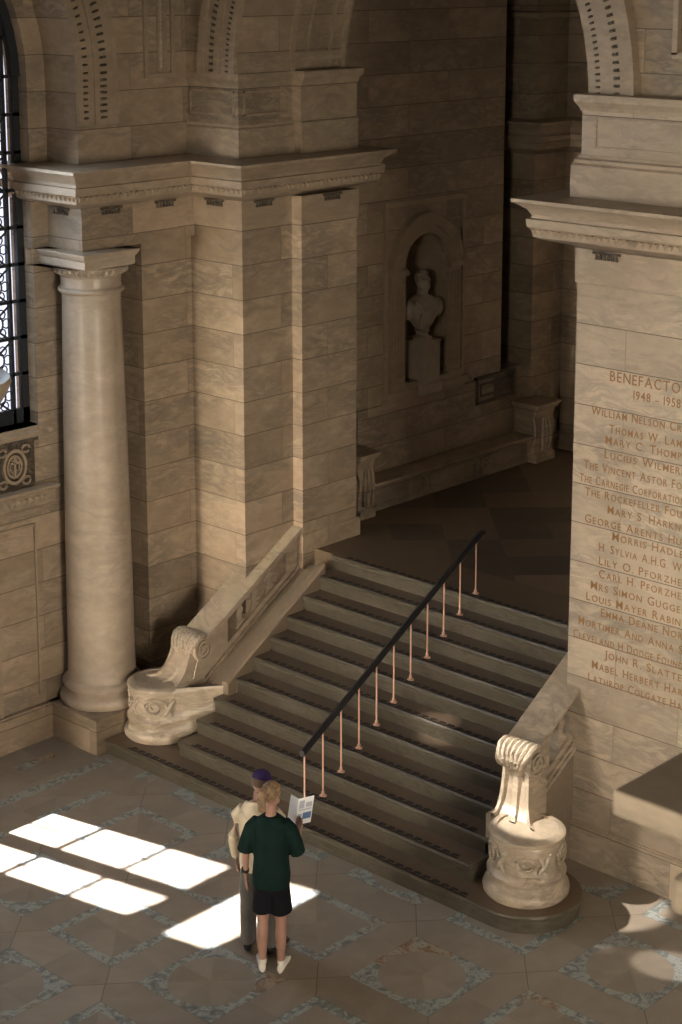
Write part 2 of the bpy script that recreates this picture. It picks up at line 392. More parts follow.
frame_y(b, -14.48, XP-.06, 6.66, 6.92, YW-.03); frame_x(b, YW+.04, YJ-.06, 6.66, 6.92, XP)
struct(b.build('trim_left_attic_panel', M_mould))

# ---- stair arch over the steps
SX = -11.50; SR = 2.22; SS = 7.10
b = MB(); arch_wall(b, mpy(13.10), -14.52, -4.0, 7.10, TOP, SX, SR, 7.10, SS, 1.66, close_bottom=False)
struct(b.build('wall_stair_arch', M_wall))
b = MB(); mp = mpy(13.10)
for r0, r1, w in ((SR, SR+.20, -.05), (SR+.20, SR+.42, -.075), (SR+.42, SR+.50, -.10)): arc_band(b, mp, SX, SS, r0, r1, 0, w)
struct(b.build('trim_stair_arch', M_mould, smooth=30))
b = MB()
for a0, a1 in ((0, .45), (PI, PI-.45)):
    carved_row(b, f_arch(mp, SX, SS, SR+.10, -.052, a0, a1, (0,-1,0)), 19, (.011,.026,.02))
    carved_row(b, f_arch(mp, SX, SS, SR+.31, -.077, a0, a1, (0,-1,0)), 17, (.015,.036,.024))
struct(b.build('trim_stair_arch_leaves', M_dark))  # leaf colour darkened to suggest shade in the notches between them
# soffit coffer ribs inside the arch
b = MB()
def rib(a0, a1, y0, y1, d=.03):
    rows = []
    for k in range(13):
        a = a0+(a1-a0)*k/12; c, s_ = -math.cos(a), math.sin(a)
        rows.append([(SX+c*r, y, SS+s_*r) for r, y in ((SR,y0),(SR-d,y0),(SR-d,y1),(SR,y1))])
    b.grid(rows, close_v=True); b.poly(rows[0]); b.poly(rows[-1][::-1])
for a in (0, PI):
    s_ = 1 if a == 0 else -1
    rib(a, a+s_*1.2, 13.86, 13.92); rib(a, a+s_*1.2, 14.62, 14.70, .03); rib(a+s_*.05, a+s_*.09, 13.92, 14.62); rib(a, a+s_*1.2, 14.10, 14.14, .018); rib(a, a+s_*1.2, 14.45, 14.49, .018)
struct(b.build('trim_stair_arch_soffit', M_mould))

# ---- entablature profiles
CORN = [(0,5.78),(.04,5.80),(.24,5.855),(.29,5.88),(.30,5.95),(.33,5.97),(.335,6.04),(.30,6.045),(.30,6.075),(.325,6.12),(.385,6.165),(.42,6.185),(.43,6.19),(.43,6.22),(0,6.235)]
def teeth(b, path, d, z, pitch=.06, w=.022, h=.035, out=.014):
    for i in range(len(path)-1):
        a, c = Vector(path[i]), Vector(path[i+1]); t = (c-a); Ln = t.length; t.normalize(); nrm = Vector((t.y, -t.x))
        n = int((Ln)/pitch)
        for k in range(n):
            p = a + t*(k+.5)*Ln/n + nrm*d
            q = [p - t*w, p + t*w, p + t*w*.3 + nrm*out, p - t*w*.3 + nrm*out]
            b.poly([(q[0].x,q[0].y,z),(q[1].x,q[1].y,z),(q[2].x,q[2].y,z-h*.2),(q[3].x,q[3].y,z-h*.2)])
            b.poly([(q[3].x,q[3].y,z-h*.2),(q[2].x,q[2].y,z-h*.2),((q[0].x+q[1].x)/2,(q[0].y+q[1].y)/2,z-h)])
            b.poly([(q[0].x,q[0].y,z),(q[3].x,q[3].y,z-h*.2),((q[0].x+q[1].x)/2,(q[0].y+q[1].y)/2,z-h)])
            b.poly([(q[1].x,q[1].y,z),((q[0].x+q[1].x)/2,(q[0].y+q[1].y)/2,z-h),(q[2].x,q[2].y,z-h*.2)])
XF, YF = -14.45, 11.60
lp = [(-15.35,YF),(XF,YF),(XF,YW-.03),(X2-.10,YW-.03),(X2-.10,YE-.12),(-14.30,YE-.12)]
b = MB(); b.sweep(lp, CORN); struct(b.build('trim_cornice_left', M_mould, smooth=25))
b = MB(); teeth(b, [(-15.2,YF-.30),(XF+.30,YF-.30),(XF+.30,YW-.33),(X2+.20,YW-.33),(X2+.20,YE+.18)], 0, 5.958, .07, .026, .06, .034)
struct(b.build('trim_cornice_left_darts', M_mould))
# architrave block over the column and frieze on the wall
b = MB(); b.plan([(-15.0,YF),(XF,YF),(XF,12.9),(-15.0,12.9)], 5.345, 5.79); b.box(-15.0, XW+.06, 12.9, YW, 5.345, 5.79)
struct(b.build('trim_architrave_left', M_wall))
b = MB(); b.sweep([(XW+.05,YW-.012),(XP+.012,YW-.012),(XP+.012,YJ-.012),(X2+.012,YJ-.012),(X2+.012,YE+.012)], [(-.02,5.47),(.0,5.47),(.012,5.52),(.012,5.78),(-.02,5.78)])
struct(b.build('trim_frieze_left', M_mould))
def guttae(pos, axis, name):
    b = MB()
    for k in range(6):
        for (x, y) in (pos,):
            o = .042*(k-2.5)
            if axis == 'x': cx, cy, ox, oy = x+o, y, 0, -1
            else: cx, cy, ox, oy = x, y+o, 1, 0
            h = .05; r0, r1 = .010, .017
            b.lathe([(0, 0), (r0, 0), (r1, -h), (0, -h)], (cx+ox*.012, cy+oy*.012, 5.752), 8)
    for q in (0,):
        if axis == 'x': b.box(pos[0]-.14, pos[0]+.14, pos[1]-.03, pos[1], 5.752, 5.775)
        else: b.box(pos[0], pos[0]+.03, pos[1]-.14, pos[1]+.14, 5.752, 5.775)
    return struct(b.build(name, M_dark))
for p, a in (((-14.78,YF),'x'), ((XF,11.98),'y'), ((XF,12.72),'y'), ((-14.12,YW-.024),'x'), ((XP+.024,13.46),'y'), ((X2+.024,14.36),'y')): guttae(p, a, 'trim_guttae')

# ---- right (inscribed) pier
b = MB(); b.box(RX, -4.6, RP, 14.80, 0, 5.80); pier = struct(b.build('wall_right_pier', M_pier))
b = MB(); b.box(RX-.04, -4.6, RP-.035, 14.85, 0, .385); b.box(RX-.02, -4.6, RP-.02, 14.83, .385, .40); struct(b.build('baseboard_right', M_pier))
rp = [(RX, 14.9), (RX, RP), (-4.6, RP)]
b = MB(); b.sweep(rp, CORN); struct(b.build('trim_cornice_right', M_mouldR, smooth=25))
b = MB(); teeth(b, [(RX-.30,14.9),(RX-.30,RP-.30),(-6.0,RP-.30)], 0, 5.958, .07, .026, .06, .034); struct(b.build('trim_cornice_right_darts', M_mouldR))
b = MB(); b.sweep(rp, [(0,5.47),(.0,5.47),(.02,5.48),(.02,5.78),(0,5.78)]); struct(b.build('trim_frieze_right', M_mouldR))
for p in ((-8.98, RP-.02), (-7.9, RP-.02)): guttae(p, 'x', 'trim_guttae')
b = MB(); b.box(RX, -4.6, RP, 14.8, 6.22, 7.10); struct(b.build('wall_right_attic', M_pier))
b = MB(); b.sweep([(RX,14.8),(RX,RP),(-4.6,RP)], [(0,6.22),(.065,6.22),(.065,6.51),(.045,6.53),(.045,6.56),(.02,6.575),(.015,6.60),(0,6.60)])
b.sweep([(RX,14.8),(RX,RP),(-4.6,RP)], [(0,6.98),(.012,6.98),(.02,7.01),(.055,7.06),(.06,7.12),(0,7.13)])
struct(b.build('trim_right_attic', M_mouldR))
b = MB(); frame_y(b, RX+.14, -4.7, 6.66, 6.93, RP); struct(b.build('trim_right_attic_panel', M_mouldR))
b = MB()
for q in ((-8.45,-8.40,7.48,TOP),(-8.14,-8.09,7.48,TOP),(-8.45,-8.09,7.45,7.50)): b.box(q[0], q[1], 13.05, 13.10, q[2], q[3])
struct(b.build('trim_spandrel_right', M_mouldR))
b = MB(); b.box(-8.36,-8.18,13.085,13.10,7.5,TOP); carved_row(b, lambda t: ((-8.27,13.085,7.55+1.4*t),(0,0,1),(0,-1,0)), 14, (.045,.07,.03)); struct(b.build('trim_spandrel_right_leaves', M_dark))

# ---- inscription (cut letters, gilded)
def text_mesh(s, size):
    cu = bpy.data.curves.new('t', 'FONT'); cu.body = s; cu.size = size; cu.resolution_u = 3; cu.extrude = .0015; cu.space_character = 1.12
    cu.offset = .0003
    o = bpy.data.objects.new('t', cu); COL.objects.link(o); bpy.context.view_layer.update()
    dg = bpy.context.evaluated_depsgraph_get(); me = bpy.data.meshes.new_from_object(o.evaluated_get(dg)); bpy.data.objects.remove(o); bpy.data.curves.remove(cu)
    return me
INK = []
def inscribe(s, x, z, x_end, vis, cap=.095):
    """s: full text, starting at x (baseline z); the first `vis` characters end at x_end. Small capitals with larger initials."""
    big, small = cap/.70, cap*.80/.70
    bm = bmesh.new(); cx = 0; ends = []
    prev = ' '
    for ch in s:
        if ch == ' ': cx += cap*.55; ends.append(cx); prev = ch; continue
        first = prev in ' .' and ch.isalpha() or ch.isdigit() or vis == 9 and s.startswith('BENE')
        me = text_mesh(ch, big if first else small)
        w = max((v.co.x for v in me.vertices), default=0); w0 = min((v.co.x for v in me.vertices), default=0)
        t = bmesh.new(); t.from_mesh(me); bmesh.ops.translate(t, verts=t.verts, vec=(cx - w0, 0, 0)); tmp = bpy.data.meshes.new('x'); t.to_mesh(tmp); bm.from_mesh(tmp); t.free()
        bpy.data.meshes.remove(tmp); bpy.data.meshes.remove(me)
        cx += (w - w0) + cap*.24; ends.append(cx); prev = ch
    k = (x_end - x) / ends[vis-1]
    me = bpy.data.meshes.new('inscription_line')
    for v in bm.verts: v.co = Vector((x + v.co.x*k, RP - .0012 - v.co.z, z + v.co.y))
    bm.to_mesh(me); bm.free(); me.materials.append(M_gold)
    o = bpy.data.objects.new('inscription_line', me); COL.objects.link(o); o.parent = pier; return o
LINES = [
    ("BENEFACTORS", -8.927, 4.640, -8.189, 9),
    ("1948 – 1958", -8.678, 4.514, -8.184, 11),
    ("WILLIAM NELSON CROMWELL", -9.114, 4.307, -8.164, 17),
    ("THOMAS W. LAMONT", -8.918, 4.171, -8.158, 13),
    ("MARY C. THOMPSON", -8.954, 4.063, -8.153, 13),
    ("LUCIUS WILMERDING", -8.961, 3.933, -8.158, 13),
    ("THE VINCENT ASTOR FOUNDATION", -9.178, 3.799, -8.141, 20),
    ("THE CARNEGIE CORPORATION", -9.221, 3.669, -8.106, 24),
    ("THE ROCKEFELLER FOUNDATION", -9.157, 3.551, -8.130, 19),
    ("MARY S. HARKNESS", -8.910, 3.430, -8.135, 13),
    ("GEORGE ARENTS HUNTINGTON", -9.151, 3.302, -8.119, 16),
    ("MORRIS HADLEY", -8.850, 3.194, -8.094, 12),
    ("H. SYLVIA A.H.G. WILKS", -8.989, 3.066, -8.108, 18),
    ("LILY O. PFORZHEIMER", -8.985, 2.938, -8.103, 15),
    ("CARL H. PFORZHEIMER", -8.981, 2.816, -8.077, 16),
    ("MRS SIMON GUGGENHEIM", -9.066, 2.691, -8.102, 15),
    ("LOUIS MAYER RABINOWITZ", -9.112, 2.574, -8.096, 17),
    ("EMMA DEANE NORTON", -8.948, 2.455, -8.071, 14),
    ("MORTIMER AND ANNA SCHIFF", -9.189, 2.323, -8.065, 19),
    ("CLEVELAND H DODGE FOUNDATION", -9.242, 2.184, -8.059, 23),
    ("JOHN R. SLATTERY", -8.894, 2.070, -8.064, 14),
    ("MABEL HERBERT HARPER", -9.028, 1.937, -8.047, 17),
    ("LATHROP COLGATE HARPER", -9.065, 1.807, -8.052, 18),
]
for s, x, z, xe, vis in LINES: inscribe(s, x, z, xe, vis, .092 if s.startswith('BENE') else .078)

# ------------------------------------------------------------------ baseboard / window wall details
b = MB(); b.box(-15.0, -14.92, 4.0, 12.44, 0, .37); b.box(-15.0, -14.94, 4.0, 12.44, .37, .395); struct(b.build('baseboard_left', M_wall))
b = MB()
# pilaster strips framing the wall panel under the window, with an inner sunk panel border
for y0, y1 in ((8.6, 11.29), ):
    b.box(-15.0, -14.975, y1-.02, y1, .50, 2.42); b.box(-15.0, -14.975, 7.0, y1, 2.40, 2.43)
    b.box(-15.0, -14.965, 10.72, 10.78, .395, 2.35)
struct(b.build('trim_dado_left', M_mould))
b = MB(); b.sweep([(-15.0, 6.0), (-15.0, 11.42), (-15.4, 11.42)], [(0,2.55),(.03,2.55),(.05,2.60),(.09,2.64),(.09,2.77),(.13,2.80),(.13,2.83),(0,2.85)])
struct(b.build('trim_sill_ledge', M_mould))
b = MB(); carved_row(b, lambda t: ((-14.908, 9.0+2.4*t, 2.71), (0,1,0), (1,0,0)), 30, (.035,.045,.02)); struct(b.build('trim_sill_ledge_leaves', M_mould))
b = MB(); b.box(-15.0, -14.97, 9.6, 11.30, 2.85, 3.34); b.box(-15.0, -14.945, 9.4, 11.34, 3.34, 3.37)
struct(b.build('trim_window_panel', M_dark))
b = MB()   # carved roundel with scrolls
for cy in (11.03, 10.4):
    for r0, r1, d in ((.155,.19,.025), (.10,.125,.015)):
        rows = []
        for k in range(28):
            a = 2*PI*k/28; rows.append([(-14.97+w, cy+math.cos(a)*r*.8, 3.10+math.sin(a)*r) for r, w in ((r0,0),(r0,d),(r1,d),(r1,0))])
        b.grid(rows, close_u=True, close_v=True)
    b.box(-14.97, -14.945, cy-.012, cy+.012, 2.99, 3.20); b.box(-14.97, -14.945, cy-.06, cy+.06, 3.13, 3.15)
    for k in range(8):
        a = 2*PI*k/8+.4; b.tube([(-14.96, cy+math.cos(a+t*.9)*(.05+.03*t), 3.10+math.sin(a+t*.9)*(.05+.03*t)) for t in (0,.5,1)], .009, 5)
    for sx, sz in ((-1,-1),(1,-1),(-1,1),(1,1)):
        b.tube([(-14.96, cy+sx*(.15+.05*math.cos(t)), 3.10+sz*(.17+.04*math.sin(t))) for t in [q*.7 for q in range(9)]], .014, 6)
struct(b.build('trim_window_panel_roundel', M_mould))
# window surround sill moulding
b = MB(); b.sweep([(-15.0, 6.6), (-15.0, 11.36)], [(0,3.37),(.04,3.37),(.05,3.42),(.02,3.45),(.02,3.48),(-.2,3.50),(0,3.5)]); struct(b.build('trim_window_sill', M_mould))

# ---- window 1 : bronze frame, glazing bars and iron grille
XG = -15.14
win = MB()
def wbox(b, y0, y1, z0, z1, d=.05): b.box(XG-d, XG, y0, y1, z0, z1)
b = MB()
WRr = WR-.07
arc_band(b, mpx(XG), WC, WS, WRr-.10, WRr, .05, -.03)
wbox(b, WC+WRr-.085, WC+WRr, WB, WS, .06); wbox(b, WC-WRr, WC-WRr+.10, WB, WS, .06); wbox(b, WC-WRr, WC+WRr, WB-.02, WB+.12, .06)
w1 = struct(b.build('window_1', M_iron))
b = MB()   # casements: two tall lights beside the grille, their bars throw the shade lines on the floor
wbox(b, 9.875, 9.96, WB, WS+1.5); wbox(b, 9.10, 9.33, WB, WS+1.55); wbox(b, 8.60, 8.68, WB, WS+1.4)
wbox(b, 9.585, 9.612, WB, WS+1.6, .02); wbox(b, 8.88, 8.905, WB, WS+1.6, .02)
wbox(b, 8.6, 9.96, 5.27, 5.32); wbox(b, 8.6, 9.96, 7.01, 7.06)
wbox(b, 11.18, 11.215, WB, WS+1.0)
struct(b.build('mullion', M_iron, w1))
b = MB(); wbox(b, 7.38, 8.62, WB, WS+1.5, .08); wbox(b, 7.6, 10.0, 8.72, WS+1.95, .08); struct(b.build('sun_mask_panel', M_iron, w1))  # unseen solid panels added to trim the sun patches
b = MB()
z = WB+.12
while z < WS+1.2:
    hw = WRr if z < WS else math.sqrt(max(0, WRr**2-(z-WS)**2))
    wbox(b, 9.9, WC+hw, z, z+.035, .04); z += .385
struct(b.build('glazing_bar', M_iron, w1))
b = MB()   # pierced grille in front of the side light : crossed bars, lozenges and rosettes
random.seed(3)
zz = WB+.12
while zz < WS+1.2:
    for yc in (10.40, 10.92):
        h = .1925
        b.tube([(XG+.01, yc-.26, zz), (XG+.01, yc+.26, zz+.385)], .012, 5); b.tube([(XG+.01, yc+.26, zz), (XG+.01, yc-.26, zz+.385)], .012, 5)
        b.tube([(XG+.01, yc+.16*math.cos(a), zz+h+.13*math.sin(a)) for a in [q*PI/7 for q in range(15)]], .010, 5)
        for q in range(8):
            a = q*PI/4
            b.tube([(XG+.01, yc+.2*math.cos(a)+.05*math.cos(t), zz+h+.14*math.sin(a)+.05*math.sin(t)) for t in [p*PI/4 for p in range(9)]], .008, 5)
        b.lathe([(0,-.03),(.03,0),(0,.03)], (XG+.01, yc, zz+h), 8)
    zz += .385
struct(b.build('grille', M_iron, w1))
mg, tg, bg = material('window_glass'); bg.inputs['Base Color'].default_value = (1,1,1,1); bg.inputs['Roughness'].default_value = 0; bg.inputs['Transmission Weight'].default_value = 1; bg.inputs['IOR'].default_value = 1.0
n = tg.noise(tg.pos(), 14, 5, .75, 2.0)
tr = tg.new('ShaderNodeBsdfTransparent'); tg.put(tr.inputs['Color'], tg.ramp(n, [(.40, (.93,.92,.95)), (.55, (1,.98,.99))]))
tg.l.new(tr.outputs[0], mg.node_tree.nodes['Material Output'].inputs[0])
b = MB(); b.box(XG-.03, XG-.022, WC-WRr, WC+WRr, WB, WS+WRr); struct(b.build('pane', mg, w1))

# ------------------------------------------------------------------ column
AX, AY = -14.66, 11.87
col = empty('column', (AX, AY, 0), 'tall smooth round marble column with moulded base and carved capital beside the window', 'column')
b = MB(); b.box(-15.06, -14.18, 11.38, 12.46, 0, .395); b.build('plinth', M_wall, col, bevel=.006)
b = MB(); b.lathe([(0,.395),(.44,.395),(.455,.42),(.462,.455),(.452,.49),(.43,.51),(.41,.515),(.395,.53),(.385,.555),(.392,.575),(.415,.585),(.43,.605),(.43,.63),(.41,.655),(.39,.66),(.375,.675),(0,.68)], (AX,AY,0), 64)
b.build('base', M_col, col, smooth=35)
b = MB(); pr = [(0,.66),(.385,.665),(.368,.70)]
for k in range(1, 20):
    t = k/19; pr.append((.362-.056*t**1.6, .72+ (4.86-.72)*t))
pr += [(.318,4.90),(0,4.90)]
b.lathe(pr, (AX,AY,0), 64); b.build('shaft', M_col, col, smooth=35)
b = MB(); b.lathe([(0,4.88),(.325,4.885),(.345,4.905),(.348,4.925),(.335,4.945),(.318,4.95),(.312,4.97),(.315,5.06),(.33,5.075),(.345,5.10),(.375,5.15),(.385,5.17),(0,5.17)], (AX,AY,0), 64)
cap = b.build('capital', M_col, col, smooth=30)
b = MB()
for k in range(30):
    a = 2*PI*k/30; c, s_ = math.cos(a), math.sin(a)
    p = [Vector((AX+c*r - s_*w, AY+s_*r + c*w, z)) for r, w, z in ((.335,-.026,5.08),(.335,.026,5.08),(.385,.026,5.155),(.385,-.026,5.155))]
    q = Vector((AX+c*.392, AY+s_*.392, 5.11))
    for i in range(4): b.poly([p[i], p[(i+1)%4], q])
b.build('egg_moulding', M_carved, cap)
b = MB(); b.sweep([(-15.04, 11.48), (-14.27, 11.48), (-14.27, 12.12), (-15.04, 12.12)], [(-.78,5.18),(.0,5.18),(.012,5.20),(.012,5.27),(.035,5.30),(.05,5.335),(.05,5.345),(-.78,5.345)]); b.box(-14.98,-14.3,11.5,12.10,5.18,5.34)
b.build('abacus', M_col, col)

# ------------------------------------------------------------------ staircase
stairs = empty('staircase', (-11.4, Y0, 0), 'broad flight of marble steps climbing between the two balustrades to the dark landing', 'staircase')
def chain_strip(b, x0, x1, y, z):
    b.box(x0, x1, y-.013, y+.008, z, z+.005)
    n = int((x1-x0)/.108); st = (x1-x0)/n
    for k in range(n):
        cx = x0+(k+.5)*st; q = 10
        ring = [(cx+.044*math.cos(2*PI*i/q)+.006, y+.042+.017*math.sin(2*PI*i/q)) for i in range(q)]
        b.prism([(x, yy, z-.001) for x, yy in ring], (0,0,.005))
        b.prism([(cx-.044, y+.006, z-.001), (cx-.018, y+.006, z-.001), (cx+.018, y+.038, z-.001), (cx-.010, y+.038, z-.001)], (0,0,.005))
for k in range(1, 12):
    y = Y0 + TR*(k-1); z = RZ*k
    xl, xr = (-13.30, -9.40)
    yb = y + TR + .06 if k < 11 else y + .36
    zb = z - RZ
    if k == 1:
        # bottom step : wide, with a rounded end under the right newel
        cx, cy, R = -8.98, 12.00, .515
        pts = [(-14.17, y), (cx, y)] + [(cx + R*math.sin(a), cy - R*math.cos(a)) for a in [PI*q/20 for q in range(1, 20)]] + [(cx, cy+R), (-9.3, cy+R), (-9.3, cy+.4), (-13.3, cy+.4), (-14.17, cy+.4)]
        b = MB()
        def ofs(d):
            R2 = R + d
            return [(-14.17, y-d), (cx, y-d)] + [(cx + R2*math.sin(a), cy - R2*math.cos(a)) for a in [PI*q/20 for q in range(1, 20)]] + [(cx, cy+R2), (-9.3, cy+R2), (-9.3, cy+.45), (-13.3, cy+.45), (-14.17, cy+.45)]
        prof = [(-.02, 0), (-.02, RZ-.055), (-.008, RZ-.048), (-.002, RZ-.036), (0, RZ-.02), (-.003, RZ-.008), (-.010, RZ)]
        b.cur = 0; b.grid([[(px, py, zz) for px, py in ofs(d)] for d, zz in prof], close_v=True)
        b.cur = 1; b.poly([(px, py, RZ) for px, py in ofs(-.010)])
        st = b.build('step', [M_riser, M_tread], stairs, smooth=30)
        g = MB(); chain_strip(g, -13.82, -9.27, y+.035, z)
    else:
        b = MB(); q = [(y+.022, zb-.02), (y+.022, z-.055), (y+.008, z-.048), (y+.002, z-.036), (y, z-.02), (y+.003, z-.008), (y+.010, z)]
        b.cur = 0; b.grid([[(xl, a, c) for a, c in q], [(xr, a, c) for a, c in q]])
        b.poly([(xl, a, c) for a, c in q] + [(xl, yb, z), (xl, yb, zb-.02)]); b.poly([(xr, a, c) for a, c in q[::-1]] + [(xr, yb, zb-.02), (xr, yb, z)])
        b.poly([(xl, yb, zb-.02), (xr, yb, zb-.02), (xr, yb, z), (xl, yb, z)]); b.poly([(xl, y+.022, zb-.02), (xl, yb, zb-.02), (xr, yb, zb-.02), (xr, y+.022, zb-.02)])
        b.cur = 1; b.poly([(xl, y+.010, z), (xr, y+.010, z), (xr, yb, z), (xl, yb, z)])
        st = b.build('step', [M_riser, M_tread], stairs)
        g = MB(); chain_strip(g, -13.12, -9.62 if k > 3 else -9.58, y+.035, z)
    g.build('grip_strip', M_grate, st)

# ------------------------------------------------------------------ balustrades
def balustrade(name, label, m, zc, zs, y_lo, y_hi, n_open, y_open, mat, carve, stringer_in):
    """m(d) maps inward distance d (0 = coping centre, + towards the steps) to x"""
    root = empty(name, (m(0), (y_lo+y_hi)/2, 0), label, 'balustrade')
    def xs(a, c): return (min(m(a), m(c)), max(m(a), m(c)))
    b = MB(); x0, x1 = xs(-.18, .18)
    b.raking(x0, x1, y_lo, y_hi, zc, -.045, 0.0); x0, x1 = xs(-.155, .155); b.raking(x0, x1, y_lo, y_hi, zc, -.085, -.04); x0, x1 = xs(-.13, .13); b.raking(x0, x1, y_lo, y_hi, zc, -.115, -.08)
    b.build('coping', mat, root, bevel=.006)
    # panel : solid ends, pierced middle with flat balusters
    x0, x1 = xs(-.10, .10)
    b = MB(); ya, yb = y_open
    for p, q in ((y_lo, ya), (yb, y_hi)):
        b.prism([(x0, p, zs(p)), (x0, q, zs(q)), (x0, q, zc(q)-.10), (x0, p, zc(p)-.10)], (x1-x0,0,0))
    b.raking(x0, x1, ya, yb, zc, -.165, -.10); b.raking(x0, x1, ya, yb, zs, 0, .06)
    b.build('panel', mat, root)
    w = (yb-ya)/n_open
    for k in range(n_open-1):
        yc = ya + w*(k+1); t = .062
        b = MB(); xa, xb2 = xs(-.07, .07)
        zl = lambda yy: zs(yy)+.05; zh = lambda yy: zc(yy)-.155
        prof = [(0, 1.0), (.12, 1.0), (.2, .55), (.38, .5), (.55, .8), (.72, .5), (.85, .6), (.9, 1.0), (1, 1.0)]
        rows = []
        for f, s_ in prof:
            row = []
            for dx, dy in ((xa, -1), (xb2, -1), (xb2, 1), (xa, 1)):
                yy = yc + dy*t*s_; z = zl(yy) + (zh(yy)-zl(yy))*f
                row.append((m(0)+(dx-m(0))*(.55+.45*s_), yy, z))
            rows.append(row)
        b.grid(rows, close_v=True); b.build('baluster', mat, root, bevel=.008)
    # raking sill moulding and stringer
    b = MB()
    for d0, d1, lo, hi in ((-.13,.135,-.04,.0), (-.15,.17,-.08,-.04), (-.13,.15,-.12,-.08)):
        x0, x1 = xs(d0, d1); b.raking(x0, x1, y_lo, y_hi, zs, lo, hi)
    b.build('sill_moulding', mat, root, bevel=.004)
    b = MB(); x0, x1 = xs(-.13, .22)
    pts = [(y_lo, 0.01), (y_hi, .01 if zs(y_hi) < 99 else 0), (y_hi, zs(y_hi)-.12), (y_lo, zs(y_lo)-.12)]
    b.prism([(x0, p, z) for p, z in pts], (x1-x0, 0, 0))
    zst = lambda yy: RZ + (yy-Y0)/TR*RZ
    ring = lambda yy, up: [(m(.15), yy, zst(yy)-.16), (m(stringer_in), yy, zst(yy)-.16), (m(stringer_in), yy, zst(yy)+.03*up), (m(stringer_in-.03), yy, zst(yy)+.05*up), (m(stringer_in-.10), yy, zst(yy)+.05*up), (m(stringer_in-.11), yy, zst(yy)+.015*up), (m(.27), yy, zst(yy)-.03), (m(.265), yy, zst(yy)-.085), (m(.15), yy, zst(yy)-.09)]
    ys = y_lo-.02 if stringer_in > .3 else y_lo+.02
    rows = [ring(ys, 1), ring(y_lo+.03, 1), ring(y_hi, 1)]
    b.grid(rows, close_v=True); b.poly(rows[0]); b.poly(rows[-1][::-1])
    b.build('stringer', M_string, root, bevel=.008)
    return root

